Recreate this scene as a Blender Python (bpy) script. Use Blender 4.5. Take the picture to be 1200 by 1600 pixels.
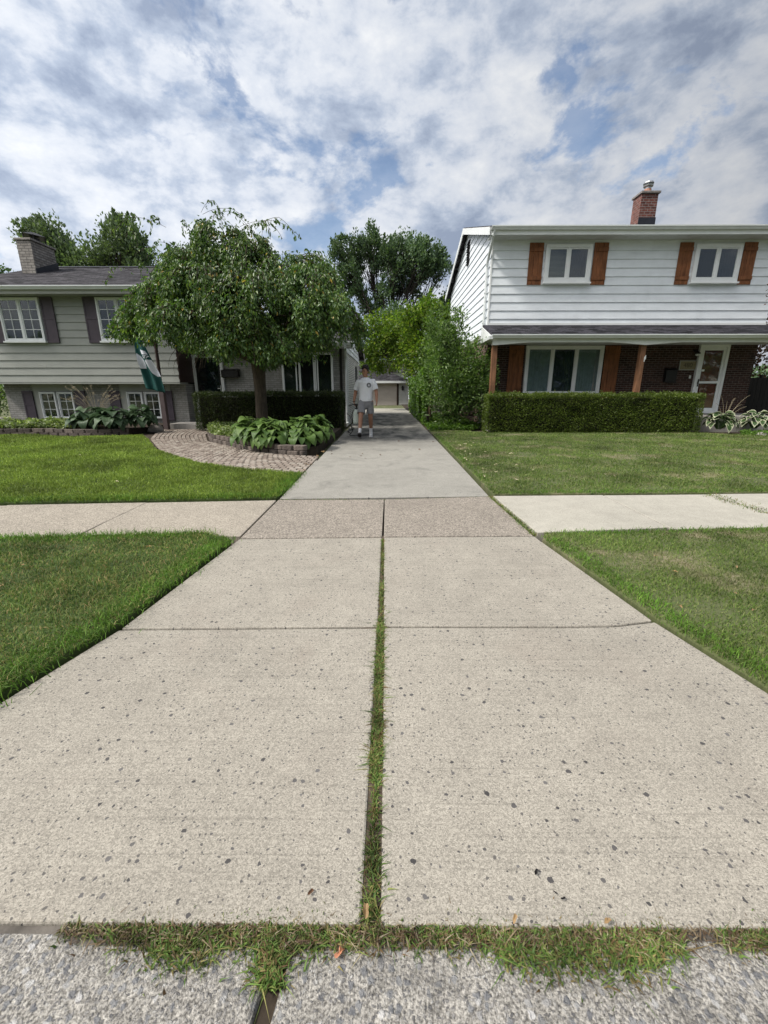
import bpy, bmesh, math, random
import numpy as np
from mathutils import Vector, Matrix, noise

for o in list(bpy.data.objects): bpy.data.objects.remove(o)
S = bpy.context.scene
R = math.radians
COL = S.collection

# ------------------------------------------------------------------ camera
CAM_H, PITCH, YAW, FPX = 1.24, R(15.95), R(0.43), 672.0
cd = bpy.data.cameras.new('camera'); cam = bpy.data.objects.new('camera', cd); COL.objects.link(cam)
cam.location = (0, 0, CAM_H); cam.rotation_euler = (R(90) - PITCH, 0, YAW)
cd.sensor_fit = 'VERTICAL'; cd.sensor_height = 36.0; cd.lens = FPX / 1600 * 36.0
cd.clip_start = 0.05; cd.clip_end = 2000
S.camera = cam

# ------------------------------------------------------------------ sky, sun, exposure
SUN_AZ, SUN_EL = R(-112), R(50)          # clockwise from +Y, elevation
W = bpy.data.worlds.new('World'); S.world = W; W.use_nodes = True
nt = W.node_tree; nt.nodes.clear()
def wn(t, **k):
    n = nt.nodes.new(t)
    for a, b in k.items(): setattr(n, a, b)
    return n
def wl(a, b): nt.links.new(a, b)
sky = wn('ShaderNodeTexSky', sky_type='NISHITA'); sky.sun_disc = False
sky.sun_elevation = SUN_EL; sky.sun_rotation = SUN_AZ; sky.air_density = 1.0; sky.dust_density = 0.6; sky.ozone_density = 1.5
geo = wn('ShaderNodeTexCoord')
def wnoise(scale, detail, rough, loc, dist=0.0):
    m = wn('ShaderNodeMapping'); m.inputs['Location'].default_value = loc; m.inputs['Scale'].default_value = (1.0, 1.0, 1.7)
    wl(geo.outputs['Generated'], m.inputs[0])
    n = wn('ShaderNodeTexNoise'); n.inputs['Scale'].default_value = scale; n.inputs['Detail'].default_value = detail
    n.inputs['Roughness'].default_value = rough; n.inputs['Distortion'].default_value = dist
    wl(m.outputs[0], n.inputs['Vector']); return n.outputs['Fac']
def wramp(src, stops):
    r = wn('ShaderNodeValToRGB'); wl(src, r.inputs[0]); e = r.color_ramp.elements
    while len(e) < len(stops): e.new(0.5)
    for i, (p, c) in enumerate(stops): e[i].position = p; e[i].color = (*c, 1)
    return r.outputs[0]
CLOUD_SEED, BIG_SEED, SMALL_SEED = (6.1, -0.08, 1.5), (4.8, 0, 0), (2.0, 7.0, 0)
cover = wramp(wnoise(4.2, 9, 0.60, CLOUD_SEED, 0.2), [(0.37, (0.25, 0.25, 0.25)), (0.435, (1, 1, 1))])
big_ = wnoise(1.6, 3, 0.5, BIG_SEED, 0.2); small_ = wnoise(7.5, 9, 0.60, SMALL_SEED, 0.12)
mm = wn('ShaderNodeMath', operation='MULTIPLY_ADD'); wl(small_, mm.inputs[0]); mm.inputs[1].default_value = 0.72
m2 = wn('ShaderNodeMath', operation='MULTIPLY'); wl(big_, m2.inputs[0]); m2.inputs[1].default_value = 0.28; wl(m2.outputs[0], mm.inputs[2])
body = wramp(mm.outputs[0], [(0.40, (1.75, 2.1, 2.8)), (0.47, (2.6, 2.98, 3.65)), (0.53, (3.7, 3.95, 4.4)), (0.64, (4.75, 4.85, 5.0))])
sund = (-0.62, 0.72, 0.30)
dot = wn('ShaderNodeVectorMath', operation='DOT_PRODUCT'); wl(geo.outputs['Generated'], dot.inputs[0]); dot.inputs[1].default_value = sund
glow = wn('ShaderNodeMapRange'); wl(dot.outputs['Value'], glow.inputs[0]); glow.inputs[1].default_value = 0.3; glow.inputs[2].default_value = 1.0
glow.inputs[3].default_value = 0.86; glow.inputs[4].default_value = 1.50
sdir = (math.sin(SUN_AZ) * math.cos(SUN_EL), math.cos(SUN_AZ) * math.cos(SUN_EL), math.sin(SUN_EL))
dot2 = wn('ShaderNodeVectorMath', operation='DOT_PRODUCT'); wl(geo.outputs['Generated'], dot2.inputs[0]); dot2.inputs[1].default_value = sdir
fill_glow = wn('ShaderNodeMapRange', interpolation_type='SMOOTHSTEP'); wl(dot2.outputs['Value'], fill_glow.inputs[0])  # broad warm glow added around the sun direction to brighten the house fronts
for i_, v_ in enumerate((0.58, 0.99, 0.0, 3.7)): fill_glow.inputs[i_ + 1].default_value = v_
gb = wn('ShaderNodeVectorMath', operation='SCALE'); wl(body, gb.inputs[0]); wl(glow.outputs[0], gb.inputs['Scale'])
warm = wn('ShaderNodeVectorMath', operation='SCALE'); warm.inputs[0].default_value = (4.3, 4.1, 3.8); wl(fill_glow.outputs[0], warm.inputs['Scale'])
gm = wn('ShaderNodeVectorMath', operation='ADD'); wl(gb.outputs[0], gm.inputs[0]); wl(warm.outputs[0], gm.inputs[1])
skyb = wn('ShaderNodeVectorMath', operation='SCALE'); wl(sky.outputs[0], skyb.inputs[0]); skyb.inputs['Scale'].default_value = 1.0
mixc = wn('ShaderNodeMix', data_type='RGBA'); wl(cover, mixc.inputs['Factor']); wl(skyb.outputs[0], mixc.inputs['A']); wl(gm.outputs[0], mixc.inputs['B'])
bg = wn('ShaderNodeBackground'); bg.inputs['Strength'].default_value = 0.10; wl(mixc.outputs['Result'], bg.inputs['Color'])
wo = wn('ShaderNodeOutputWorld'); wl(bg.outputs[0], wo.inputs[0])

sl = bpy.data.lights.new('sun', 'SUN'); sl.energy = 2.3; sl.angle = R(8); sl.color = (1.0, 0.95, 0.87)
sun = bpy.data.objects.new('sun', sl); COL.objects.link(sun); sun.location = (-20, 15, 30)
sd = Vector((math.sin(SUN_AZ) * math.cos(SUN_EL), math.cos(SUN_AZ) * math.cos(SUN_EL), math.sin(SUN_EL)))
sun.rotation_euler = sd.to_track_quat('Z', 'Y').to_euler()

S.view_settings.view_transform = 'Standard'; S.view_settings.look = 'None'
S.view_settings.exposure = 0.55; S.view_settings.gamma = 1.0
S.render.engine = 'CYCLES'
S.cycles.max_bounces = 6; S.cycles.diffuse_bounces = 3; S.cycles.glossy_bounces = 3; S.cycles.transparent_max_bounces = 8
S.cycles.transmission_bounces = 4; S.cycles.use_denoising = True; S.cycles.sample_clamp_indirect = 6

# ------------------------------------------------------------------ materials
class Mat:
    def __init__(s, name):
        s.m = bpy.data.materials.new(name); s.m.use_nodes = True; s.t = s.m.node_tree
        s.b = s.t.nodes['Principled BSDF']; s.o = s.t.nodes['Material Output']
    def n(s, t, **k):
        n = s.t.nodes.new(t)
        for a, b in k.items(): setattr(n, a, b)
        return n
    def l(s, a, b): s.t.links.new(a, b)
    def pos(s, scale=(1, 1, 1), rot=(0, 0, 0), obj=False):
        src = s.n('ShaderNodeTexCoord').outputs['Object'] if obj else s.n('ShaderNodeNewGeometry').outputs['Position']
        m = s.n('ShaderNodeMapping'); m.inputs['Scale'].default_value = scale; m.inputs['Rotation'].default_value = rot
        s.l(src, m.inputs[0]); return m.outputs[0]
    def noise(s, vec, scale, detail=4, rough=0.55, dist=0):
        n = s.n('ShaderNodeTexNoise'); n.inputs['Scale'].default_value = scale; n.inputs['Detail'].default_value = detail
        n.inputs['Roughness'].default_value = rough; n.inputs['Distortion'].default_value = dist
        s.l(vec, n.inputs['Vector']); return n.outputs['Fac']
    def ramp(s, fac, stops):
        r = s.n('ShaderNodeValToRGB'); s.l(fac, r.inputs[0]); e = r.color_ramp.elements
        while len(e) < len(stops): e.new(0.5)
        for i, (p, c) in enumerate(stops):
            e[i].position = p; e[i].color = (*(c if hasattr(c, '__len__') else (c, c, c)), 1)
        return r.outputs[0]
    def mix(s, fac, a, b, mode='MIX'):
        m = s.n('ShaderNodeMix', data_type='RGBA', blend_type=mode)
        for k, v in (('Factor', fac), ('A', a), ('B', b)):
            if isinstance(v, (int, float)): m.inputs[k].default_value = v if k == 'Factor' else (v, v, v, 1)
            elif isinstance(v, tuple): m.inputs[k].default_value = (*v, 1)
            else: s.l(v, m.inputs[k])
        return m.outputs['Result']
    def math(s, op, a, b=0.0):
        m = s.n('ShaderNodeMath', operation=op)
        for i, v in enumerate((a, b)):
            if isinstance(v, (int, float)): m.inputs[i].default_value = v
            else: s.l(v, m.inputs[i])
        return m.outputs[0]
    def col(s, c):
        if isinstance(c, tuple): s.b.inputs['Base Color'].default_value = (*c, 1)
        else: s.l(c, s.b.inputs['Base Color'])
    def bump(s, h, strength=0.3, dist=0.01):
        b = s.n('ShaderNodeBump'); b.inputs['Strength'].default_value = strength; b.inputs['Distance'].default_value = dist
        s.l(h, b.inputs['Height']); s.l(b.outputs[0], s.b.inputs['Normal'])
    def rough(s, v): s.b.inputs['Roughness'].default_value = v
    def spec(s, v): s.b.inputs['Specular IOR Level'].default_value = v

def plain(name, c, rough=0.7, var=0.12, scale=6, bump=0.0, bscale=60, metal=0, spec=0.3, stretch=(1, 1, 1)):
    m = Mat(name); p = m.pos(stretch)
    f = m.noise(p, scale, 5, 0.6)
    lo = tuple(x * (1 - var) for x in c); hi = tuple(min(1, x * (1 + var)) for x in c)
    m.col(m.ramp(f, [(0.3, lo), (0.7, hi)])); m.rough(rough); m.b.inputs['Metallic'].default_value = metal; m.spec(spec)
    if bump: m.bump(m.noise(p, bscale, 3), bump, 0.005)
    return m.m

def concrete(name, c, pits=0.0, brush=0.0, stain=0.25, stain_shade_c=(0.1, 0.1, 0.1), agg=0.12, aggscale=140, shade_rect=None, grain=(170, 0.85, 1.15)):
    m = Mat(name); p = m.pos()
    big = m.noise(p, 0.9, 6, 0.6, 0.4); mid = m.noise(p, 5.5, 6, 0.65); fine = m.noise(p, aggscale, 1.5, 0.6)
    base = m.ramp(big, [(0.25, tuple(x * 0.80 for x in c)), (0.5, c), (0.75, tuple(x * 1.13 for x in c))])
    base = m.mix(0.45, base, m.ramp(mid, [(0.3, tuple(x * 0.78 for x in c)), (0.7, tuple(x * 1.15 for x in c))]))
    base = m.mix(1.0, base, m.ramp(fine, [(0.30, 1 - agg * 2.0), (0.48, 1.0), (0.70, 1 + agg)]), 'MULTIPLY')
    gv = m.n('ShaderNodeTexVoronoi', feature='F1', voronoi_dimensions='2D'); gv.inputs['Scale'].default_value = grain[0]; m.l(p, gv.inputs['Vector'])
    gs = m.n('ShaderNodeSeparateColor'); m.l(gv.outputs['Color'], gs.inputs[0])
    base = m.mix(1.0, base, m.ramp(gs.outputs[0], [(0.0, grain[1]), (0.5, 1.0), (1.0, grain[2])]), 'MULTIPLY')
    st = m.ramp(m.noise(p, 1.7, 7, 0.62, 0.8), [(0.54, 0.0), (0.74, 1.0)])
    base = m.mix(m.math('MULTIPLY', st, stain), base, stain_shade_c)
    h = m.math('MULTIPLY', fine, 0.35)
    if shade_rect:      # house and tree shade painted into the driveway colour (x half-width, y from, y to)
        hw, y0, y1, amt = shade_rect
        s3 = m.n('ShaderNodeSeparateXYZ'); m.l(m.n('ShaderNodeNewGeometry').outputs['Position'], s3.inputs[0])
        wob = m.math('MULTIPLY', m.math('SUBTRACT', m.noise(p, 1.2, 5, 0.6), 0.5), 2.6)
        yy = m.math('ADD', s3.outputs[1], wob)
        def mr(v, a, b, c0, c1):
            r = m.n('ShaderNodeMapRange'); m.l(v, r.inputs[0])
            for i, q in enumerate((a, b, c0, c1)): r.inputs[i + 1].default_value = q
            return r.outputs[0]
        a1 = mr(yy, y0 - 1.2, y0 + 1.0, 0, 1); a2 = mr(yy, y1 - 1.0, y1 + 1.0, 1, 0)
        ax = mr(m.math('ADD', m.math('ABSOLUTE', s3.outputs[0]), m.math('MULTIPLY', wob, 0.35)), hw * 0.5, hw, 1, 0)
        k = m.math('MULTIPLY', m.math('MULTIPLY', a1, a2), ax)
        k = m.math('MULTIPLY', k, m.ramp(m.noise(m.pos((1, 0.45, 1)), 2.2, 6, 0.65, 0.5), [(0.32, 0.25), (0.62, 1.0)]))
        base = m.mix(m.math('MULTIPLY', k, amt), base, stain_shade_c)
    if pits:
        v = m.n('ShaderNodeTexVoronoi', feature='F1', voronoi_dimensions='2D'); v.inputs['Scale'].default_value = 24; v.inputs['Randomness'].default_value = 1
        wp = m.n('ShaderNodeVectorMath', operation='ADD'); nv = m.n('ShaderNodeTexNoise'); nv.inputs['Scale'].default_value = 60; m.l(p, nv.inputs['Vector'])
        sc = m.n('ShaderNodeVectorMath', operation='SCALE'); m.l(nv.outputs['Color'], sc.inputs[0]); sc.inputs['Scale'].default_value = 0.014
        m.l(p, wp.inputs[0]); m.l(sc.outputs[0], wp.inputs[1]); m.l(wp.outputs[0], v.inputs['Vector'])
        s3 = m.n('ShaderNodeSeparateColor'); m.l(v.outputs['Color'], s3.inputs[0])
        keep = m.math('GREATER_THAN', s3.outputs[0], 1 - pits)
        size = m.math('ADD', m.math('MULTIPLY', m.math('POWER', s3.outputs[1], 3.2), 0.145), 0.05)
        inside = m.math('LESS_THAN', v.outputs['Distance'], size)
        pm = m.math('MULTIPLY', keep, inside)
        pc = m.mix(s3.outputs[2], (0.045, 0.043, 0.045), (0.135, 0.128, 0.125))
        v2 = m.n('ShaderNodeTexVoronoi', feature='F1', voronoi_dimensions='2D'); v2.inputs['Scale'].default_value = 62; m.l(wp.outputs[0], v2.inputs['Vector'])
        s4 = m.n('ShaderNodeSeparateColor'); m.l(v2.outputs['Color'], s4.inputs[0])
        thin = m.ramp(m.noise(p, 2.3, 4, 0.6), [(0.35, 0.97), (0.65, 0.70)])
        p2 = m.math('MULTIPLY', m.math('GREATER_THAN', s4.outputs[0], thin), m.math('LESS_THAN', v2.outputs['Distance'], m.math('ADD', m.math('MULTIPLY', s4.outputs[1], 0.17), 0.09)))
        base = m.mix(m.math('MULTIPLY', p2, 0.85), base, (0.085, 0.08, 0.078))
        base = m.mix(m.math('MULTIPLY', pm, 0.95), base, pc)
        h = m.math('SUBTRACT', h, m.math('MULTIPLY', pm, 0.8))
    if brush:
        bl = m.noise(m.pos((0.35, 58, 0)), 2.0, 4, 0.65)
        h = m.math('ADD', h, m.math('MULTIPLY', bl, brush))
        base = m.mix(1.0, base, m.ramp(bl, [(0.30, 0.80), (0.44, 1.0), (0.66, 1.06)]), 'MULTIPLY')
    m.col(base); m.rough(0.9); m.spec(0.2); m.bump(h, 0.18, 0.003); return m.m

def brick(name, c1, c2, mortar, axis, bw=0.205, rh=0.068, ms=0.010, bump=0.5, rough=0.85, mottled=0.35):
    m = Mat(name); s3 = m.n('ShaderNodeSeparateXYZ'); m.l(m.n('ShaderNodeNewGeometry').outputs['Position'], s3.inputs[0])
    c = m.n('ShaderNodeCombineXYZ'); m.l(s3.outputs['XYZ'.index(axis)], c.inputs[0]); m.l(s3.outputs[2], c.inputs[1])
    b = m.n('ShaderNodeTexBrick'); m.l(c.outputs[0], b.inputs['Vector'])
    b.inputs['Scale'].default_value = 1; b.inputs['Brick Width'].default_value = bw; b.inputs['Row Height'].default_value = rh
    b.inputs['Mortar Size'].default_value = ms; b.inputs['Mortar Smooth'].default_value = 0.15; b.inputs['Bias'].default_value = 0.0
    b.inputs['Color1'].default_value = (*c1, 1); b.inputs['Color2'].default_value = (*c2, 1); b.inputs['Mortar'].default_value = (*mortar, 1)
    f = m.noise(m.pos(), 9, 5, 0.65)
    m.col(m.mix(1.0, b.outputs['Color'], m.ramp(f, [(0.3, 1 - mottled), (0.65, 1 + mottled * 0.35)]), 'MULTIPLY'))
    h = m.math('ADD', m.math('MULTIPLY', b.outputs['Fac'], -1.0), m.math('MULTIPLY', m.noise(m.pos(), 70, 3), 0.4))
    m.bump(h, bump, 0.006); m.rough(rough); m.spec(0.2); return m.m

def shingles(name, c, axis_u='X', bw=0.28, rh=0.14, v_scale=1.06):
    m = Mat(name); s3 = m.n('ShaderNodeSeparateXYZ'); m.l(m.n('ShaderNodeNewGeometry').outputs['Position'], s3.inputs[0])
    cc = m.n('ShaderNodeCombineXYZ'); m.l(s3.outputs[0], cc.inputs[0]); m.l(m.math('MULTIPLY', s3.outputs[1], v_scale), cc.inputs[1])
    b = m.n('ShaderNodeTexBrick'); m.l(cc.outputs[0], b.inputs['Vector']); b.inputs['Scale'].default_value = 1
    b.inputs['Brick Width'].default_value = bw; b.inputs['Row Height'].default_value = rh; b.inputs['Mortar Size'].default_value = 0.009
    b.inputs['Color1'].default_value = (*[x * 0.4 for x in c], 1); b.inputs['Color2'].default_value = (*[x * 2.1 for x in c], 1)
    b.inputs['Mortar'].default_value = (*[x * 0.3 for x in c], 1); b.offset = 0.37
    f = m.noise(m.pos(), 35, 4, 0.7); g = m.noise(m.pos(), 1.5, 4)
    k = m.mix(1.0, b.outputs['Color'], m.ramp(f, [(0.3, 0.6), (0.7, 1.35)]), 'MULTIPLY')
    m.col(m.mix(1.0, k, m.ramp(g, [(0.3, 0.85), (0.7, 1.15)]), 'MULTIPLY'))
    m.bump(m.math('ADD', m.math('MULTIPLY', b.outputs['Fac'], -1.0), f), 0.6, 0.01); m.rough(0.95); m.spec(0.15); return m.m

def wood(name, c, axis_scale=(18, 18, 1.4), dark=0.45, rough=0.65):
    m = Mat(name); p = m.pos(axis_scale)
    g = m.noise(p, 1.6, 6, 0.6, 0.6); k = m.noise(m.pos((3, 3, 3)), 1.4, 3)
    lo = tuple(x * dark for x in c)
    a = m.ramp(g, [(0.3, lo), (0.5, c), (0.72, tuple(x * 1.3 for x in c))])
    v = m.n('ShaderNodeTexVoronoi'); v.inputs['Scale'].default_value = 1.0; m.l(m.pos((9, 9, 3.2)), v.inputs['Vector'])
    kn = m.ramp(v.outputs['Distance'], [(0.05, 1.0), (0.11, 0.0)])
    a = m.mix(m.math('MULTIPLY', kn, 0.75), a, tuple(x * 0.25 for x in c))
    m.col(m.mix(1.0, a, m.ramp(k, [(0.3, 0.75), (0.7, 1.15)]), 'MULTIPLY'))
    m.bump(g, 0.25, 0.004); m.rough(rough); m.spec(0.25); return m.m

def foliage(name, cols, rough=0.5, trans=0.35, spec=0.35, clump=1.2, yellow=None):
    """leaf colours vary from leaf to leaf and slowly through the plant"""
    m = Mat(name); g = m.n('ShaderNodeNewGeometry')
    n = len(cols)
    a = m.ramp(g.outputs['Random Per Island'], [(i / max(1, n - 1), cols[i]) for i in range(n)])
    f = m.noise(m.pos(), clump, 3, 0.55)
    a = m.mix(1.0, a, m.ramp(f, [(0.32, 0.68), (0.68, 1.28)]), 'MULTIPLY')
    if yellow:
        w = m.n('ShaderNodeTexWhiteNoise', noise_dimensions='1D'); m.l(g.outputs['Random Per Island'], w.inputs['W'])
        a = m.mix(m.math('GREATER_THAN', w.outputs['Value'], 1 - yellow[0]), a, yellow[1])
    m.col(a); m.rough(rough); m.spec(spec)
    if trans:
        t = m.n('ShaderNodeBsdfTranslucent'); m.l(m.mix(1.0, a, (1.5, 1.7, 0.7), 'MULTIPLY'), t.inputs['Color'])
        mx = m.n('ShaderNodeMixShader'); mx.inputs[0].default_value = trans
        m.l(m.b.outputs[0], mx.inputs[1]); m.l(t.outputs[0], mx.inputs[2]); m.l(mx.outputs[0], m.o.inputs[0])
    return m.m

def glass(name, tint=(0.9, 0.95, 0.95)):
    m = Mat(name)
    t = m.n('ShaderNodeBsdfTransparent'); t.inputs[0].default_value = (*tint, 1)
    g = m.n('ShaderNodeBsdfGlossy'); g.inputs['Roughness'].default_value = 0.03
    nz = m.noise(m.pos(), 1.1, 2); b = m.n('ShaderNodeBump'); b.inputs['Strength'].default_value = 0.08; b.inputs['Distance'].default_value = 0.05
    m.l(nz, b.inputs['Height']); m.l(b.outputs[0], g.inputs['Normal'])
    lw = m.n('ShaderNodeLayerWeight'); lw.inputs[0].default_value = 0.5
    k = m.math('ADD', m.math('MULTIPLY', m.math('POWER', lw.outputs['Facing'], 4.0), 0.85), 0.075)
    mx = m.n('ShaderNodeMixShader'); m.l(k, mx.inputs[0]); m.l(t.outputs[0], mx.inputs[1]); m.l(g.outputs[0], mx.inputs[2])
    m.l(mx.outputs[0], m.o.inputs[0]); return m.m

def grassmat(name, cols, patch=None, pscale=0.8, trans=0.3):
    m = Mat(name); g = m.n('ShaderNodeNewGeometry'); n = len(cols)
    a = m.ramp(g.outputs['Random Per Island'], [(i / max(1, n - 1), cols[i]) for i in range(n)])
    f = m.noise(m.pos((1, 1, 0)), pscale, 5, 0.62, 0.3)
    a = m.mix(1.0, a, m.ramp(f, [(0.32, 0.50), (0.5, 1.0), (0.68, 1.45)]), 'MULTIPLY')
    if patch: a = m.mix(m.ramp(m.noise(m.pos((1, 1, 0)), pscale * 1.7, 4, 0.6), [(0.54, 0), (0.70, patch[0])]), a, patch[1])
    m.col(a); m.rough(0.6); m.spec(0.25)
    t = m.n('ShaderNodeBsdfTranslucent'); m.l(a, t.inputs['Color'])
    mx = m.n('ShaderNodeMixShader'); mx.inputs[0].default_value = trans
    m.l(m.b.outputs[0], mx.inputs[1]); m.l(t.outputs[0], mx.inputs[2]); m.l(mx.outputs[0], m.o.inputs[0]); return m.m

def siding(name, c, axis='X'):
    m = Mat(name); p = m.pos((0.7, 0.7, 2.2))
    f = m.noise(p, 2.2, 5, 0.6); d = m.noise(m.pos((2.0, 2.0, 60)), 3.0, 3)
    a = m.ramp(f, [(0.28, tuple(x * 0.88 for x in c)), (0.6, c), (0.8, tuple(min(1, x * 1.04) for x in c))])
    st = m.ramp(m.noise(m.pos((2.2, 2.2, 0.6)), 1.3, 5, 0.6), [(0.5, 1.0), (0.8, 0.92)])
    m.col(m.mix(1.0, a, st, 'MULTIPLY')); m.rough(0.55); m.spec(0.3); m.bump(d, 0.06, 0.004); return m.m

M = {}
M['apron'] = concrete('concrete_apron', (0.318, 0.293, 0.249), pits=0.50, brush=0.40, stain=0.30, stain_shade_c=(0.25, 0.21, 0.175), agg=0.22, aggscale=330, grain=(230, 0.74, 1.24))
M['crossing'] = concrete('concrete_crossing', (0.255, 0.226, 0.192), pits=0.0, brush=0, stain=0.5, stain_shade_c=(0.19, 0.165, 0.14), agg=0.2, aggscale=150, grain=(110, 0.58, 1.55))
M['drive'] = concrete('concrete_drive', (0.295, 0.283, 0.252), pits=0.04, stain=0.42, stain_shade_c=(0.048, 0.049, 0.049), agg=0.08, shade_rect=(1.75, 10.6, 23.5, 1.0))
M['walk_pale'] = concrete('concrete_walk_pale', (0.40, 0.378, 0.325), stain=0.12, stain_shade_c=(0.38, 0.35, 0.3), agg=0.10)
M['walk_tan'] = concrete('concrete_walk_tan', (0.325, 0.29, 0.24), stain=0.4, stain_shade_c=(0.24, 0.21, 0.18), agg=0.22, aggscale=120, grain=(130, 0.68, 1.38))
def street_mat():
    m = Mat('street_aggregate'); p = m.pos(); wp = m.n('ShaderNodeVectorMath', operation='ADD'); nv = m.n('ShaderNodeTexNoise'); nv.inputs['Scale'].default_value = 90; nv.inputs['Detail'].default_value = 3; m.l(p, nv.inputs['Vector'])
    sc = m.n('ShaderNodeVectorMath', operation='SCALE'); m.l(nv.outputs['Color'], sc.inputs[0]); sc.inputs['Scale'].default_value = 0.016; m.l(p, wp.inputs[0]); m.l(sc.outputs[0], wp.inputs[1])
    def vor(scale):
        v = m.n('ShaderNodeTexVoronoi', feature='F1', voronoi_dimensions='2D'); v.inputs['Scale'].default_value = scale; m.l(wp.outputs[0], v.inputs['Vector'])
        s3 = m.n('ShaderNodeSeparateColor'); m.l(v.outputs['Color'], s3.inputs[0]); return v.outputs['Distance'], s3.outputs
    d1, c1 = vor(48); d2, c2 = vor(120); fine = m.noise(p, 150, 2, 0.7); mid = m.noise(p, 38, 5, 0.7)
    base = m.mix(1.0, (0.30, 0.283, 0.255), m.ramp(fine, [(0.34, 0.38), (0.5, 1.0), (0.66, 1.6)]), 'MULTIPLY')
    base = m.mix(1.0, base, m.ramp(mid, [(0.3, 0.72), (0.7, 1.2)]), 'MULTIPLY')
    k2 = m.math('MULTIPLY', m.math('GREATER_THAN', c2[0], 0.45), m.ramp(d2, [(0.28, 0.85), (0.42, 0.0)]))
    base = m.mix(k2, base, m.ramp(c2[1], [(0, (0.09, 0.09, 0.095)), (0.5, (0.26, 0.25, 0.24)), (0.85, (0.36, 0.345, 0.32)), (1, (0.46, 0.45, 0.43))]))
    k1 = m.math('MULTIPLY', m.math('GREATER_THAN', c1[0], 0.62), m.ramp(d1, [(0.26, 0.8), (0.42, 0.0)]))
    base = m.mix(k1, base, m.ramp(c1[1], [(0, (0.09, 0.095, 0.11)), (0.5, (0.19, 0.195, 0.205)), (0.9, (0.32, 0.315, 0.31)), (1, (0.55, 0.54, 0.53))]))
    st = m.ramp(m.noise(p, 4.5, 7, 0.68, 0.5), [(0.50, 0.0), (0.70, 0.7)]); base = m.mix(st, base, (0.095, 0.088, 0.078))
    m.col(base); m.rough(0.92); m.spec(0.2); m.bump(m.math('ADD', m.math('ADD', fine, m.math('MULTIPLY', mid, 1.5)), m.math('MULTIPLY', m.math('ADD', k1, k2), 0.5)), 0.8, 0.006); return m.m
M['street'] = street_mat()
M['soil'] = plain('soil', (0.050, 0.038, 0.027), 0.95, 0.4, 12, 0.8, 40)
M['dust'] = plain('street_dust', (0.125, 0.112, 0.098), 0.95, 0.35, 14, 0.6, 60)
M['turf_l'] = plain('turf_left', (0.052, 0.075, 0.022), 0.95, 0.35, 3, 0.5, 80)
def turf_dry():
    m = Mat('turf_right'); p = m.pos((1, 1, 0)); a = m.ramp(m.noise(p, 60, 4), [(0.3, (0.06, 0.075, 0.025)), (0.7, (0.115, 0.13, 0.05))])
    m.col(m.mix(m.ramp(m.noise(p, 1.53, 4, 0.6), [(0.53, 0), (0.68, 0.85)]), a, m.ramp(m.noise(p, 90, 3), [(0.3, (0.17, 0.14, 0.085)), (0.7, (0.34, 0.29, 0.19))]))); m.rough(0.95); m.bump(m.noise(p, 80, 3), .5, .005); return m.m
M['turf_r'] = turf_dry()
M['grass_l'] = grassmat('grass_lush', [(0.113, 0.179, 0.028), (0.167, 0.255, 0.039), (0.236, 0.332, 0.046), (0.313, 0.400, 0.069)])
M['grass_vl_shade'] = grassmat('grass_verge_left_shade', [(0.064, 0.125, 0.034), (0.102, 0.185, 0.044), (0.159, 0.251, 0.047), (0.233, 0.296, 0.078), (0.447, 0.324, 0.155)], pscale=1.3)  # greens darkened to stand in for the shade of a street tree
M['grass_edge'] = grassmat('grass_bright_edge', [(0.077, 0.171, 0.019), (0.111, 0.231, 0.025), (0.154, 0.283, 0.039)], pscale=2)
M['grass_r'] = grassmat('grass_dry', [(0.075, 0.135, 0.028), (0.11, 0.18, 0.035), (0.155, 0.23, 0.045), (0.24, 0.25, 0.10)], (0.65, (0.27, 0.235, 0.145)), 0.9)
M['weed'] = grassmat('weed', [(0.070, 0.133, 0.031), (0.116, 0.196, 0.044), (0.179, 0.271, 0.062), (0.265, 0.225, 0.093), (0.155, 0.093, 0.047)], pscale=6)
M['straw_blade'] = grassmat('thatch', [(0.07, 0.045, 0.028), (0.15, 0.10, 0.06), (0.27, 0.21, 0.13), (0.40, 0.35, 0.24)], pscale=6)
M['paver'] = None
def paver_mat():
    m = Mat('clay_paver'); g = m.n('ShaderNodeNewGeometry')
    a = m.ramp(g.outputs['Random Per Island'], [(0, (0.17, 0.135, 0.11)), (0.35, (0.245, 0.20, 0.165)), (0.7, (0.295, 0.25, 0.21)), (1, (0.335, 0.295, 0.25))])
    f = m.noise(m.pos(), 14, 5, 0.65); m.col(m.mix(1.0, a, m.ramp(f, [(0.3, 0.7), (0.7, 1.15)]), 'MULTIPLY'))
    m.rough(0.9); m.bump(f, 0.4, 0.006); return m.m
M['paver'] = paver_mat()
def block_mat():
    m = Mat('retaining_block'); g = m.n('ShaderNodeNewGeometry')
    a = m.ramp(g.outputs['Random Per Island'], [(0, (0.075, 0.06, 0.052)), (0.6, (0.135, 0.11, 0.095)), (1, (0.19, 0.155, 0.13))])
    f = m.noise(m.pos(), 22, 6, 0.7); m.col(m.mix(1.0, a, m.ramp(f, [(0.3, 0.6), (0.7, 1.25)]), 'MULTIPLY'))
    m.rough(0.95); m.bump(f, 0.9, 0.02); return m.m
M['block'] = block_mat()
M['sid_grey'] = siding('siding_grey', (0.325, 0.335, 0.310))
M['sid_white'] = siding('siding_white', (0.76, 0.80, 0.84))
M['trim'] = plain('white_trim', (0.74, 0.76, 0.76), 0.45, 0.05, 4)
M['trim_grey'] = plain('grey_trim', (0.34, 0.345, 0.31), 0.5, 0.06, 4)
M['soffit'] = plain('soffit_white', (0.55, 0.56, 0.56), 0.6, 0.05, 4)
M['gutter'] = plain('gutter_white', (0.62, 0.65, 0.65), 0.4, 0.07, 5)
M['plum'] = plain('plum_shutter', (0.085, 0.068, 0.085), 0.6, 0.12, 6)
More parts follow.
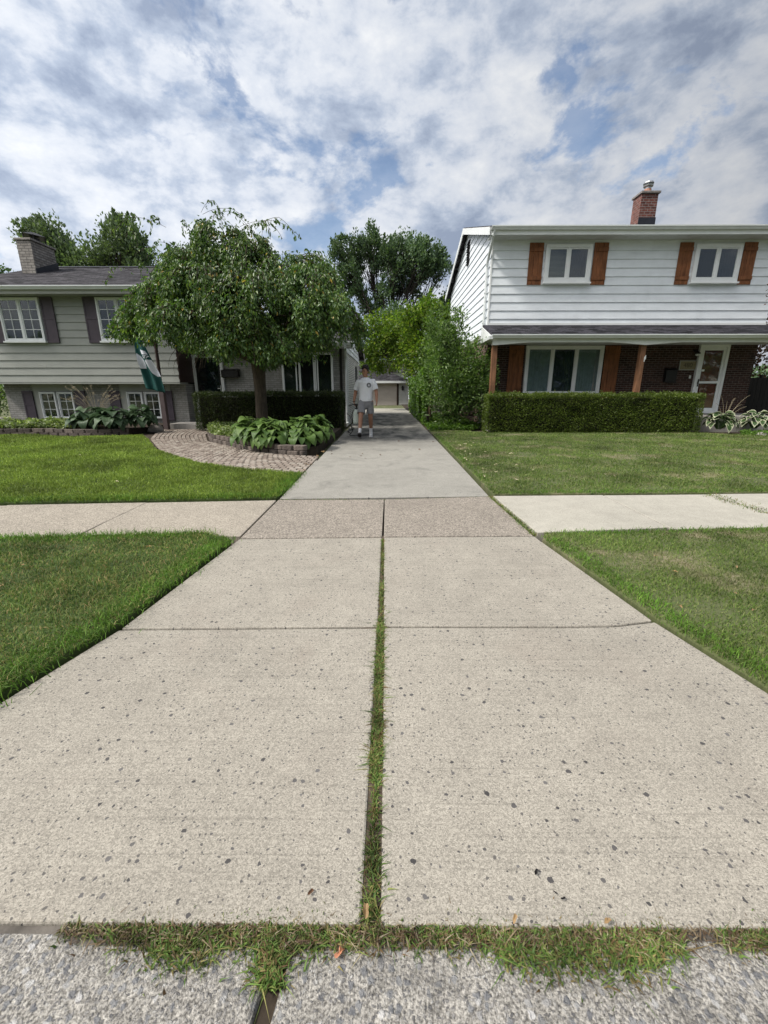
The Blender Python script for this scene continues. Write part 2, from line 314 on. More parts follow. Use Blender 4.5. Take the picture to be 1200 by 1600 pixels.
M['cedar'] = wood('cedar_shutter', (0.215, 0.085, 0.036))
M['post'] = wood('cedar_post', (0.21, 0.105, 0.058))
M['oldwood'] = wood('weathered_wood', (0.16, 0.115, 0.075))
M['darkwood'] = wood('dark_fence_wood', (0.016, 0.014, 0.012))
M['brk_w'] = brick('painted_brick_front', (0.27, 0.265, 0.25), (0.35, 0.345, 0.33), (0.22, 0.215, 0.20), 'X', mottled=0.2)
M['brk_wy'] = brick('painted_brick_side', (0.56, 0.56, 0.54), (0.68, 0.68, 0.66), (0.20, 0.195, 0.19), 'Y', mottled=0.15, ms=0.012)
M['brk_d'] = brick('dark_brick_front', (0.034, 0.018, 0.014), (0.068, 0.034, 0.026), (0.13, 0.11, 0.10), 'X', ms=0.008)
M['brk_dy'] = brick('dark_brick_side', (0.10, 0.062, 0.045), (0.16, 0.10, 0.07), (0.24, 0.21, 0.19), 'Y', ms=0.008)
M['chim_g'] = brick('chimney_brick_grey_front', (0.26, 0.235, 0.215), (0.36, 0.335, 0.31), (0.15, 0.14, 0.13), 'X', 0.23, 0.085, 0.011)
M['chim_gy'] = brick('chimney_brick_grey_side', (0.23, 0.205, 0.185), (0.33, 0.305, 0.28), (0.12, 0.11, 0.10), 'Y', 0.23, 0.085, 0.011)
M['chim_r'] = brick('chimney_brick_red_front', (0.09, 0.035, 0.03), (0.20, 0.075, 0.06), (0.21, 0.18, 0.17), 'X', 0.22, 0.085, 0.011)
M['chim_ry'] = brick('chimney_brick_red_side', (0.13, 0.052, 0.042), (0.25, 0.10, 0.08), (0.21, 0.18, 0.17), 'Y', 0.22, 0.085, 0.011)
M['roof'] = shingles('roof_shingles', (0.040, 0.038, 0.042))
M['roof_p'] = shingles('porch_shingles', (0.030, 0.029, 0.035))
M['flash'] = plain('flashing_dark', (0.022, 0.024, 0.032), 0.5, 0.2, 5)
M['black'] = plain('black_metal', (0.014, 0.013, 0.013), 0.45, 0.2, 8)
M['blackp'] = plain('black_plastic', (0.02, 0.02, 0.021), 0.4, 0.2, 8)
M['brownmetal'] = plain('brown_post_paint', (0.040, 0.024, 0.021), 0.45, 0.2, 8)
M['postbase'] = plain('plum_post_base', (0.10, 0.075, 0.075), 0.6, 0.15, 6)
M['glass'] = glass('window_glass')
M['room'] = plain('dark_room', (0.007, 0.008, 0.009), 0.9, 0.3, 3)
M['blind'] = plain('blind_slat', (0.17, 0.18, 0.165), 0.5, 0.1, 5)
M['curtain'] = plain('curtain_cloth', (0.20, 0.23, 0.235), 0.9, 0.15, 8)
M['curtain_d'] = plain('curtain_dark', (0.014, 0.019, 0.028), 0.9, 0.2, 8)
M['reddoor'] = wood('red_door', (0.15, 0.028, 0.018), (10, 10, 2), 0.6, 0.4)
M['slab'] = concrete('porch_concrete', (0.30, 0.285, 0.265), stain=0.3)
M['stone'] = plain('field_stone', (0.24, 0.22, 0.20), 0.9, 0.3, 9, 0.6, 30)
M['flue'] = plain('flue_clay', (0.42, 0.22, 0.16), 0.8, 0.15, 8)
M['metal'] = plain('galvanised_metal', (0.42, 0.43, 0.44), 0.35, 0.15, 10, metal=0.8)
M['capcon'] = plain('cap_concrete', (0.22, 0.20, 0.19), 0.9, 0.25, 12, 0.4, 50)
M['bark'] = plain('bark', (0.075, 0.058, 0.044), 0.95, 0.4, 10, 0.9, 30, stretch=(3, 3, 0.6))
M['bark_d'] = plain('bark_dark', (0.035, 0.029, 0.024), 0.95, 0.4, 6, 0.6, 20, stretch=(3, 3, 0.6))
M['lf_weep'] = foliage('leaf_weeping', [(0.045, 0.091, 0.030), (0.070, 0.136, 0.037), (0.102, 0.174, 0.039), (0.158, 0.218, 0.051)], 0.40, 0.26, 0.5, 0.9, (0.012, (0.42, 0.30, 0.05)))
M['lf_far'] = foliage('leaf_far_dark', [(0.077, 0.129, 0.075), (0.107, 0.172, 0.089), (0.153, 0.214, 0.106)], 0.55, 0.25, 0.35, 0.35)
M['lf_wind'] = foliage('leaf_windblown', [(0.092, 0.135, 0.077), (0.129, 0.182, 0.092), (0.192, 0.247, 0.143)], 0.5, 0.25, 0.4, 0.4)
M['lf_mid'] = foliage('leaf_bright', [(0.056, 0.103, 0.015), (0.084, 0.148, 0.020), (0.122, 0.192, 0.028), (0.206, 0.246, 0.039)], 0.5, 0.45, 0.35, 0.8)
M['lf_shrub'] = foliage('leaf_shrub', [(0.051, 0.099, 0.030), (0.083, 0.146, 0.039), (0.128, 0.202, 0.054), (0.179, 0.254, 0.090)], 0.45, 0.35, 0.45, 1.1)
M['lf_ivy'] = foliage('leaf_ivy', [(0.046, 0.098, 0.017), (0.075, 0.144, 0.023), (0.121, 0.201, 0.032)], 0.5, 0.4, 0.4, 0.8)
M['lf_hedge'] = foliage('leaf_boxwood', [(0.054, 0.084, 0.016), (0.081, 0.121, 0.022), (0.115, 0.162, 0.027), (0.162, 0.203, 0.041)], 0.45, 0.3, 0.4, 1.4)
M['lf_yew'] = foliage('leaf_yew', [(0.024, 0.040, 0.011), (0.035, 0.055, 0.014), (0.061, 0.079, 0.020)], 0.5, 0.2, 0.4, 1.4)
M['lf_maple'] = foliage('leaf_red_maple', [(0.055, 0.024, 0.018), (0.085, 0.036, 0.024), (0.075, 0.065, 0.028)], 0.5, 0.35, 0.4, 1.2)
M['lf_cover'] = foliage('leaf_groundcover', [(0.089, 0.131, 0.037), (0.137, 0.189, 0.058), (0.231, 0.284, 0.126), (0.357, 0.399, 0.231)], 0.5, 0.3, 0.35, 2.0)
M['lf_sedum'] = foliage('leaf_sedum', [(0.07, 0.15, 0.02), (0.11, 0.21, 0.03), (0.15, 0.26, 0.05)], 0.5, 0.3, 0.35, 2.0)
M['core'] = plain('twig_mass', (0.016, 0.015, 0.009), 0.95, 0.4, 14)
M['straw'] = plain('dry_straw', (0.33, 0.28, 0.19), 0.9, 0.2, 12)
M['dead'] = foliage('dead_leaf', [(0.20, 0.10, 0.05), (0.32, 0.20, 0.10), (0.48, 0.38, 0.24)], 0.7, 0.15, 0.2, 3)
M['deadpale'] = foliage('pale_dead_leaf', [(0.42, 0.33, 0.20), (0.60, 0.52, 0.36), (0.66, 0.62, 0.50)], 0.7, 0.15, 0.2, 3)
M['deadbrown'] = foliage('brown_dead_leaf', [(0.10, 0.055, 0.035), (0.16, 0.085, 0.05)], 0.7, 0.1, 0.2, 3)
M['orangeleaf'] = foliage('orange_leaf', [(0.50, 0.22, 0.13), (0.55, 0.25, 0.15)], 0.7, 0.1, 0.2, 3)
M['skin'] = plain('skin', (0.32, 0.165, 0.105), 0.5, 0.10, 20, spec=0.35)
M['hair'] = plain('hair', (0.014, 0.010, 0.008), 0.5, 0.3, 60)
M['shirt'] = plain('white_cotton', (0.70, 0.71, 0.74), 0.9, 0.05, 10)
M['shorts'] = plain('grey_heather', (0.21, 0.21, 0.22), 0.95, 0.18, 60)
M['sock'] = plain('white_sock', (0.66, 0.66, 0.67), 0.9, 0.06, 20)
M['shoe'] = plain('white_shoe', (0.55, 0.55, 0.55), 0.6, 0.1, 20)
M['sole'] = plain('dark_sole', (0.05, 0.045, 0.045), 0.7, 0.2, 20)
M['tank'] = plain('milky_plastic', (0.50, 0.56, 0.50), 0.35, 0.08, 8)
M['ink'] = plain('dark_print', (0.06, 0.06, 0.065), 0.8, 0.1, 20)
M['eye'] = plain('eye_dark', (0.02, 0.015, 0.012), 0.2, 0.1, 20)
M['lip'] = plain('lip', (0.24, 0.10, 0.075), 0.5, 0.1, 20)
M['flag_g'] = plain('flag_green', (0.008, 0.060, 0.055), 0.7, 0.15, 8)
M['flag_w'] = plain('flag_white', (0.66, 0.67, 0.74), 0.8, 0.05, 8)
M['plaque'] = plain('brass_plaque', (0.22, 0.19, 0.11), 0.5, 0.15, 20)
M['plaque_t'] = plain('plaque_figures', (0.085, 0.075, 0.045), 0.6, 0.1, 20)
M['garage'] = siding('garage_panel', (0.42, 0.37, 0.34))
M['garage_s'] = siding('garage_siding', (0.42, 0.42, 0.40))
M['chair'] = plain('chair_dark_mesh', (0.02, 0.022, 0.028), 0.5, 0.2, 8)
M['nwhite'] = siding('far_house_white', (0.72, 0.75, 0.80))

# ------------------------------------------------------------------ builders
def tag(o, label=None, cat=None, group=None, kind=None):
    if label: o['label'] = label
    if cat: o['category'] = cat
    if group: o['group'] = group
    if kind: o['kind'] = kind
    return o
def empty(name, loc, label, cat, group=None):
    o = bpy.data.objects.new(name, None); COL.objects.link(o); o.location = loc; o.empty_display_size = 0.2
    return tag(o, label, cat, group)
def worldloc(o):
    v = Vector((0, 0, 0))
    while o: v += Vector(o.location); o = o.parent
    return v
def link(name, me, mats, parent=None, loc=None):
    o = bpy.data.objects.new(name, me); COL.objects.link(o)
    for m in (mats if isinstance(mats, (list, tuple)) else [mats]): me.materials.append(m)
    off = Vector((0, 0, 0))
    if parent: o.parent = parent; off = worldloc(parent)
    elif loc is not None: off = Vector(loc); o.location = off
    if off.length > 0: me.transform(Matrix.Translation(-off))
    return o
class MB:
    def __init__(s): s.v = []; s.f = []; s.mi = []
    def add(s, vs, fs, mi=0):
        k = len(s.v); s.v += [tuple(p) for p in vs]; s.f += [tuple(i + k for i in f) for f in fs]; s.mi += [mi] * len(fs); return s
    def box(s, x0, x1, y0, y1, z0, z1, mi=0):
        return s.add([(x0, y0, z0), (x1, y0, z0), (x1, y1, z0), (x0, y1, z0), (x0, y0, z1), (x1, y0, z1), (x1, y1, z1), (x0, y1, z1)],
                     [(0, 3, 2, 1), (4, 5, 6, 7), (0, 1, 5, 4), (1, 2, 6, 5), (2, 3, 7, 6), (3, 0, 4, 7)], mi)
    def prism(s, poly, vec, mi=0):
        n = len(poly); vec = Vector(vec); a = [Vector(p) for p in poly]
        nrm = Vector((0, 0, 0))
        for i in range(n): nrm += a[i].cross(a[(i + 1) % n])
        if nrm.dot(vec) > 0: a.reverse()
        vs = a + [p + vec for p in a]
        fs = [tuple(range(n)), tuple(range(2 * n - 1, n - 1, -1))] + [(i, i + n, (i + 1) % n + n, (i + 1) % n) for i in range(n)]
        return s.add(vs, fs, mi)
    def poly(s, pts, mi=0): return s.add(pts, [tuple(range(len(pts)))], mi)
    def tube(s, pts, r, n=8, mi=0, flat=1.0):
        pts = [Vector(p) for p in pts]; rs = list(r) if hasattr(r, '__len__') else [r] * len(pts)
        vs = []; up = None
        for i, p in enumerate(pts):
            d = (pts[min(i + 1, len(pts) - 1)] - pts[max(i - 1, 0)]).normalized()
            if up is None: up = Vector((0, 0, 1)) if abs(d.z) < 0.9 else Vector((1, 0, 0))
            a = d.cross(up)
            if a.length < 1e-4: a = d.cross(Vector((0, 1, 0)))
            a.normalize(); b = a.cross(d).normalized(); up = b
            for k in range(n):
                t = 2 * math.pi * k / n; vs.append(p + a * (rs[i] * math.cos(t)) + b * (rs[i] * flat * math.sin(t)))
        fs = []
        for i in range(len(pts) - 1):
            for k in range(n):
                fs.append((i * n + k, (i + 1) * n + k, (i + 1) * n + (k + 1) % n, i * n + (k + 1) % n)[::-1])
        fs.append(tuple(range(n))[::-1][::-1]); fs.append(tuple(range((len(pts) - 1) * n, len(pts) * n))[::-1])
        return s.add(vs, fs, mi)
    def lathe(s, prof, c, n=16, mi=0, sx=1, sy=1):
        vs = []; 
        for r, z in prof:
            for k in range(n):
                t = 2 * math.pi * k / n; vs.append((c[0] + r * sx * math.cos(t), c[1] + r * sy * math.sin(t), c[2] + z))
        fs = [(i * n + k, i * n + (k + 1) % n, (i + 1) * n + (k + 1) % n, (i + 1) * n + k) for i in range(len(prof) - 1) for k in range(n)]
        fs.append(tuple(range(n))[::-1]); fs.append(tuple(range((len(prof) - 1) * n, len(prof) * n)))
        return s.add(vs, fs, mi)
    def ball(s, c, rx, ry, rz, n=14, mi=0):
        prof = [(max(0.02, math.sin(math.pi * i / 10)), -math.cos(math.pi * i / 10)) for i in range(11)]
        vs = []
        for r, z in prof:
            for k in range(n):
                t = 2 * math.pi * k / n; vs.append((c[0] + rx * r * math.cos(t), c[1] + ry * r * math.sin(t), c[2] + rz * z))
        fs = [(i * n + k, i * n + (k + 1) % n, (i + 1) * n + (k + 1) % n, (i + 1) * n + k) for i in range(10) for k in range(n)]
        fs.append(tuple(range(n))[::-1]); fs.append(tuple(range(10 * n, 11 * n)))
        return s.add(vs, fs, mi)
    def build(s, name, mats, parent=None, loc=None, smooth=False, bevel=0.0, seg=2):
        me = bpy.data.meshes.new(name); me.from_pydata(s.v, [], s.f)
        me.polygons.foreach_set('material_index', s.mi)
        if smooth: me.polygons.foreach_set('use_smooth', [True] * len(s.f))
        me.update()
        o = link(name, me, mats, parent, loc)
        if bevel:
            b = o.modifiers.new('bevel', 'BEVEL'); b.width = bevel; b.segments = seg; b.limit_method = 'ANGLE'; b.angle_limit = R(40)
        return o
def npmesh(name, V, F, smooth=False, uv=None):
    """V (n,3); F list of (m,k) index arrays"""
    me = bpy.data.meshes.new(name); me.vertices.add(len(V)); me.vertices.foreach_set('co', np.asarray(V, np.float32).ravel())
    loops = np.concatenate([f.ravel() for f in F]).astype(np.int32)
    tot = np.concatenate([np.full(len(f), f.shape[1]) for f in F]).astype(np.int32)
    st = np.concatenate([[0], np.cumsum(tot)[:-1]]).astype(np.int32)
    me.loops.add(len(loops)); me.loops.foreach_set('vertex_index', loops)
    me.polygons.add(len(tot)); me.polygons.foreach_set('loop_start', st); me.polygons.foreach_set('loop_total', tot)
    if smooth: me.polygons.foreach_set('use_smooth', np.ones(len(tot), bool))
    if uv is not None:
        u = me.uv_layers.new(name='UVMap'); u.data.foreach_set('uv', uv[loops].astype(np.float32).ravel())
    me.update(calc_edges=True); me.validate(); return me
def unit(a): return a / np.maximum(np.linalg.norm(a, axis=1, keepdims=True), 1e-9)
def leafmesh(name, P, D, L, Wd, rng, fold=0.25, curl=0.15, nrm=None):
    """two-facet leaves: P base points, D axes, L lengths, Wd half widths"""
    n = len(P); D = unit(D)
    Nn = rng.normal(size=(n, 3)) * 0.6 + (np.array([0, 0, 0.8]) if nrm is None else nrm)
    Sd = unit(np.cross(D, Nn)); U = unit(np.cross(Sd, D)); L = L[:, None]; Wd = Wd[:, None]
    b = P; t = P + D * L - U * (curl * L); m = P + D * L * 0.45
    r = m + Sd * Wd + U * (fold * Wd); l = m - Sd * Wd + U * (fold * Wd)
    V = np.stack([b, r, t, l], 1).reshape(-1, 3); i = np.arange(n) * 4
    F = [np.concatenate([np.stack([i, i + 1, i + 2], 1), np.stack([i, i + 2, i + 3], 1)])]
    return npmesh(name, V, F)
def bladesmesh(name, P, h, w, rng, lean=0.5, dirs=None):
    n = len(P); a = rng.uniform(0, 2 * np.pi, n)
    d = np.stack([np.cos(a), np.sin(a), np.zeros(n)], 1) if dirs is None else dirs
    a2 = rng.uniform(0, 2 * np.pi, n); s = np.stack([np.cos(a2), np.sin(a2), np.zeros(n)], 1) * w[:, None]
    le = (np.abs(rng.normal(0, lean, n)) + 0.1)[:, None]; H = h[:, None]; up = np.array([0, 0, 1.0])
    m = P + up * H * 0.6 + d * H * le * 0.35; t = P + up * H * (1 - 0.25 * np.minimum(le, 1.6)) + d * H * le
    V = np.stack([P - s, P + s, m - s * 0.7, m + s * 0.7, t], 1).reshape(-1, 3); i = np.arange(n) * 5
    F = [np.stack([i, i + 1, i + 3, i + 2], 1), np.stack([i + 2, i + 3, i + 4], 1)]
    return npmesh(name, V, F)
def in_poly(P, poly):
    x, y = P[:, 0], P[:, 1]; c = np.zeros(len(P), bool); j = len(poly) - 1
    for i in range(len(poly)):
        xi, yi = poly[i]; xj, yj = poly[j]
        k = ((yi > y) != (yj > y)) & (x < (xj - xi) * (y - yi) / (yj - yi + 1e-12) + xi); c ^= k; j = i
    return c
def scatter(poly, dens, rng, margin=0.0):
    a = np.array(poly); lo, hi = a.min(0), a.max(0); n = int((hi[0] - lo[0]) * (hi[1] - lo[1]) * dens)
    P = rng.uniform(lo, hi, (n, 2)); return P[in_poly(P, poly)]
def struct(o): o['kind'] = 'structure'; return o
def visible(P, pad=0.12):
    """keep ground points that could be seen from about the camera (with a generous margin)"""
    c, s = math.cos(-YAW), math.sin(-YAW); X = c * P[:, 0] - s * P[:, 1]; Y = s * P[:, 0] + c * P[:, 1]
    zc = Y * math.cos(PITCH) + CAM_H * math.sin(PITCH)
    return (np.abs(X) < zc * (600 / FPX + pad) + 0.5)

# ------------------------------------------------------------------ ground, concrete
rng = np.random.default_rng(11); random.seed(5)
b = MB(); b.box(-400, 400, -60, 600, -0.4, -0.10); struct(b.build('ground', M['turf_r']))
def slab(mb, poly, z1=0.0, z0=-0.09):
    mb.prism([(x, y, z0) for x, y in poly], (0, 0, z1 - z0))
def lerp(a, b, t): return a + (b - a) * t
# apron: half widths flare toward the street; a weed joint runs up the middle
LX = [(0.735, -1.86), (1.05, -1.70), (1.47, -1.59), (2.04, -1.43), (3.50, -1.27)]
RX = [(0.735, 1.90), (1.05, 1.76), (1.55, 1.62), (2.12, 1.49), (3.55, 1.30)]
def at_y(tab, y):
    for (a, p), (c, q) in zip(tab, tab[1:]):
        if a <= y <= c: return lerp(p, q, (y - a) / (c - a))
    return tab[0][1] if y < tab[0][0] else tab[-1][1]
b = MB()
slab(b, [(-1.86, .722), (-0.060, .722), (-0.057, 1.3), (-0.051, 2.060), (-1.435, 2.030), (-1.59, 1.47), (-1.70, 1.05)])
slab(b, [(-0.014, .722), (1.90, .722), (1.76, 1.05), (1.62, 1.55), (1.485, 2.135), (1.25, 2.085), (0.95, 2.072), (-0.015, 2.066)])
slab(b, [(-1.43, 2.045), (-0.049, 2.075), (-0.046, 3.535), (-1.27, 3.485)])
slab(b, [(-0.017, 2.080), (0.95, 2.086), (1.25, 2.099), (1.48, 2.150), (1.29, 3.575), (-0.025, 3.540)])
struct(b.build('driveway_apron', M['apron'], bevel=0.008))
b = MB()
slab(b, [(-1.27, 3.50), (-0.045, 3.552), (-0.036, 4.868), (-1.265, 4.845)], 0.001)
slab(b, [(-0.028, 3.555), (1.285, 3.592), (1.225, 5.02), (-0.026, 4.872)], 0.001)
struct(b.build('driveway_crossing', M['crossing'], bevel=0.006))
b = MB()
DY = [4.875, 7.72, 10.66, 13.6, 16.6, 19.6, 22.6, 25.6]
for i in range(len(DY) - 1):
    y0, y1 = DY[i] + 0.012, DY[i + 1] - 0.012
    xr = lambda y: 1.225 + 0.02 * min(1, (y - 4.9) / 4)
    yr0 = y0 + (0.15 if i == 0 else 0)
    slab(b, [(-1.262, y0), (xr(y0), yr0), (xr(y1), y1), (-1.29, y1)], -0.001 if i % 2 else 0.002)
struct(b.build('driveway', M['drive'], bevel=0.006))
b = MB()
b.prism([(-1.9, 25.61, 0), (-1.9, 25.61, -0.3), (-1.9, 42.0, -0.5), (-1.9, 42.0, -0.22), (-1.9, 27.5, -0.05)], (3.6, 0, 0))
struct(b.build('driveway', M['walk_pale']))
def slope_l(x): return 4.83 + 0.088 * (x + 1.27)
b = MB()
xs = [-1.278, -2.72, -4.15, -5.6, -7.1]
xo = [0, -0.20, -0.22, -0.1, 0]
for i in range(4):
    xa, xb = xs[i] - 0.009, xs[i + 1] + 0.009
    slab(b, [(xb, slope_l(xb) - 1.15), (xa, slope_l(xa) - 1.15 - (0.12 if i == 0 else 0)), (xa, slope_l(xa)), (xb + xo[i + 1] * 0.3, slope_l(xb))], 0.004 if i % 2 else 0.0)
    if i == 0: pass
struct(b.build('sidewalk', M['walk_tan'], bevel=0.006))
def slope_r(x): return 5.03 + 0.045 * (x - 1.3)
b = MB(); xs = [1.315, 2.62, 3.95, 5.4, 6.9]
for i in range(4):
    xa, xb = xs[i] + 0.010, xs[i + 1] - 0.010
    slab(b, [(xa + (0.02 if i == 0 else 0), slope_r(xa) - 1.37 + 0.06 * (i > 0)), (xb, slope_r(xb) - 1.33 + 0.06), (xb, slope_r(xb)), (xa - 0.05 * (i == 0), slope_r(xa))], 0.002 if i % 2 else 0.006)
struct(b.build('sidewalk', M['walk_pale'], bevel=0.006))
# street edge (gutter pan) with a joint
b = MB()
slab(b, [(-3.5, -4), (-0.345, -4), (-0.33, 0.2), (-0.262, 0.665), (-0.29, 0.69), (-0.72, 0.694), (-0.80, 0.714), (-3.5, 0.714)], -0.012, -0.12)
slab(b, [(-0.285, -4), (3.5, -4), (3.5, 0.714), (1.12, 0.714), (1.05, 0.694), (0.80, 0.694), (0.77, 0.712), (0.71, 0.712), (0.68, 0.694), (-0.20, 0.69), (-0.225, 0.665), (-0.29, 0.2)], -0.012, -0.12)
struct(b.build('street', M['street'], bevel=0.012))
b = MB(); b.box(-3.5, 3.5, -3.9, 0.652, -0.095, -0.030); struct(b.build('soil_bed', M['soil']))
b = MB(); b.box(-3.5, 3.5, 0.655, 0.76, -0.09, -0.0135); struct(b.build('dust_strip', M['dust']))
b = MB(); b.box(-0.14, 0.02, 0.765, 3.6, -0.05, -0.006); struct(b.build('joint_soil', plain('joint_dirt', (0.085, 0.066, 0.048), 0.95, 0.5, 30, 0.9, 90)))

b = MB(); b.box(-1.25, 1.2, 5.41, 25.6, -.094, -.070); struct(b.build('soil_bed', M['soil']))
b = MB(); b.box(-9, 9, 2.9, 5.4, -.094, -.080); struct(b.build('soil_bed', M['soil']))
# lawns
VL = [(at_y(LX, y) - 0.035, y) for y in (0.9, 1.2, 1.47, 2.04, 2.8, 3.42)]
verge_l = VL + [(-1.62, 3.60), (-3.4, 3.44), (-7.2, 3.12), (-7.2, 0.9)]
VR = [(at_y(RX, y) + 0.03, y) for y in (0.9, 1.2, 1.55, 2.12, 2.8, 3.50)]
verge_r = [(x, y) for x, y in VR] + [(1.40, 3.63), (3.6, 3.80), (7.2, 4.00), (7.2, 0.9)]
path_out = [(-7.15, 14.0), (-6.75, 12.6), (-6.15, 11.2), (-4.75, 8.98), (-3.20, 7.38), (-2.20, 6.78), (-1.30, 6.42)]
path_in = [(-5.50, 14.0), (-5.15, 12.3), (-4.42, 10.65), (-2.90, 9.02), (-2.05, 8.42), (-1.65, 8.28), (-1.30, 8.22)]
lawn_l = [(-1.30, 4.90), (-1.30, 6.38), (-2.22, 6.73), (-3.24, 7.33), (-4.80, 8.94), (-6.20, 11.16), (-6.75, 11.9), (-8.4, 11.55), (-10.5, 12.2), (-15, 11.2), (-15, 3.72)]
lawn_r = [(1.30, 5.10), (1.30, 13.5), (1.9, 14.0), (2.7, 13.1), (9.0, 12.9), (9.9, 12.5), (18, 12.6), (18, 5.78), (6.9, 5.31)]
def lawn(poly, mat, z):
    b = MB(); slab(b, poly, z, -0.09); return struct(b.build('lawn', mat, bevel=0.015))
lawn(verge_l, M['turf_l'], 0.022); lawn(verge_r, M['turf_r'], 0.012)
lawn(lawn_l, M['turf_l'], 0.018); lawn(lawn_r, M['turf_r'], 0.014)
b = MB(); b.box(-15, -1.45, 9.5, 40, -0.09, -0.02); struct(b.build('soil_bed', M['soil']))
b = MB(); b.box(1.26, 25, 12.4, 40, -0.09, -0.03); struct(b.build('soil_bed', M['soil']))

def grass(name, poly, dens, hh, ww, mat, label, z, lean=0.6, thin=None, falloff=True, cat='grass'):
    P = scatter(poly, dens, rng); P = P[visible(P)]
    if falloff:      # nearer ground carries more and finer blades
        d = np.hypot(P[:, 0], P[:, 1]); d0 = d.min(); keep = rng.uniform(size=len(P)) < np.clip((d0 / d) ** 1.1 * 1.1, 0.12, 1); P = P[keep]
    n = len(P); d = np.hypot(P[:, 0], P[:, 1])
    if thin is not None:
        k = np.array([noise.noise(Vector((p[0] * 1.3, p[1] * 1.3, 4.2))) for p in P]); P = P[rng.uniform(size=n) < np.clip(1.0 - thin * (k - 0.05) * 3, 0.08, 1)]; n = len(P); d = np.hypot(P[:, 0], P[:, 1])
    tall = np.array([noise.noise(Vector((p[0] * 2.2, p[1] * 2.2, 9.0))) for p in P])
    h = hh * rng.uniform(0.5, 1.25, n) * (1 + 0.45 * tall); w = ww * rng.uniform(0.7, 1.3, n) * np.clip(d / max(d.min(), 1.0), 1, 4) ** 0.55
    me = bladesmesh(name, np.column_stack([P, np.full(n, z)]), h, w, rng, lean)
    return tag(link(name, me, mat), label, cat, kind='stuff')
grass('grass', verge_l, 19000, 0.036, 0.0019, M['grass_vl_shade'], 'lush grass coloured dark as tree shade on the left strip between sidewalk and street', 0.015, 0.8)
grass('grass', verge_r, 17000, 0.026, 0.0019, M['grass_r'], 'short patchy grass on the right strip between sidewalk and street', 0.008, 0.9, thin=0.8)
grass('grass', lawn_l, 5600, 0.050, 0.0035, M['grass_l'], 'bright green front lawn on the left before the split level house', 0.012, 0.7)
grass('grass', lawn_r, 4600, 0.036, 0.0035, M['grass_r'], 'short yellowish front lawn on the right before the clipped hedge', 0.008, 0.8, thin=0.45)
def edge_strip(line, width, n, seed):
    r = np.random.default_rng(seed); t = r.uniform(0, len(line) - 1.001, n); i = t.astype(int); f = (t - i)[:, None]; a = np.array(line)
    p = a[i] * (1 - f) + a[i + 1] * f; return p + np.stack([r.normal(0, width, n), r.normal(0, width, n)], 1)
def edge_grass(lines, n, hh, ww, mat, label, width=0.06, lean=0.9):
    P = np.concatenate([edge_strip(l, width, int(n * k), 3 + j) for j, (l, k) in enumerate(lines)])
    h = hh * rng.uniform(0.5, 1.3, len(P)); w = ww * rng.uniform(0.7, 1.3, len(P))
    me = bladesmesh('edge_grass', np.column_stack([P, np.full(len(P), 0.015)]), h, w, rng, lean); tag(link('edge_grass', me, mat), label, 'grass', kind='stuff')
edge_grass([([(x - 0.07, y) for x, y in VL], 1), ([(-1.55, 3.54), (-3.4, 3.39), (-7.0, 3.07)], 1.0), ([(-1.40, 4.97), (-4, 4.75), (-9, 4.3)], 1.4), ([(-1.36, 4.95), (-1.36, 6.4)], 0.4)],
           4600, 0.046, 0.0024, M['grass_edge'], 'bright long grass blades fringing the left lawn edges')
edge_grass([([(x + 0.08, y) for x, y in VR], 1), ([(1.5, 3.60), (3.6, 3.74), (7, 3.94)], 1), ([(1.36, 5.16), (4, 5.26), (9, 5.48)], 1.2), ([(1.36, 5.1), (1.36, 12)], 0.7)],
           2600, 0.028, 0.0023, M['grass_edge'], 'bright short grass blades fringing the right lawn edges', 0.045)
# weeds in the joints
def weeds(name, P, hh, ww, label, mat=M['weed'], lean=1.1, z=-0.012):
    n = len(P); h = hh * rng.uniform(0.4, 1.4, n); w = ww * rng.uniform(0.6, 1.4, n)
    me = bladesmesh(name, np.column_stack([P, np.full(n, z)]), h, w, rng, lean); return tag(link(name, me, mat), label, 'weeds', kind='stuff')
y = np.concatenate([rng.uniform(0.74, 2.1, 7500), rng.uniform(1.9, 3.5, 2200) ** 1.0])
cx = np.interp(y, [0.7, 2.07, 3.5], [-0.037, -0.033, -0.036]); wd = np.interp(y, [0.7, 1.3, 2.1, 3.0, 3.5], [0.022, 0.019, 0.017, 0.009, 0.005])
cl = np.array([0.85 + 0.9 * noise.noise(Vector((0, q * 5, 1.3))) for q in y])
keep = rng.uniform(size=len(y)) < np.clip(.85 + 1.3 * np.array([noise.noise(Vector((3.0, q * 3.4, 7.7))) for q in y]), .35, 1); y, cx, wd, cl = y[keep], cx[keep], wd[keep], cl[keep]
weeds('joint_weeds', np.column_stack([cx + rng.normal(0, 0.62, len(y)) * wd * cl, y]), 0.020, 0.0026, 'narrow strip of weeds up the central apron joint')
x = rng.uniform(-0.78, 1.05, 17000); k = np.array([noise.noise(Vector((q * 3.2, 2.2, 0))) for q in x])
keep = (k > -0.38) & (rng.uniform(size=len(x)) < np.clip(.62 + 1.6 * k, .16, 1)) & ~((x > 0.70) & (x < 0.78)); x = x[keep]; k = k[keep]
yy = 0.712 + rng.normal(0, 0.019, len(x)) * (1.0 + 1.3 * k) - 0.022 * (k > 0.15)
ex = rng.normal(-0.262, 0.022, 900); ey = rng.uniform(0.61, 0.72, 900); ex2 = rng.normal(0.60, 0.02, 250); ey2 = rng.uniform(0.66, 0.72, 250)
weeds('kerb_weeds', np.column_stack([np.concatenate([x, ex, ex2]), np.concatenate([yy, ey, ey2])]), 0.020, 0.0026, 'ragged row of grass and weeds along the street edge of the apron', z=-0.018)
n_ = 2600; th = rng.uniform(-.78, 1.02, n_); ty = 0.706 + rng.normal(0, .016, n_)
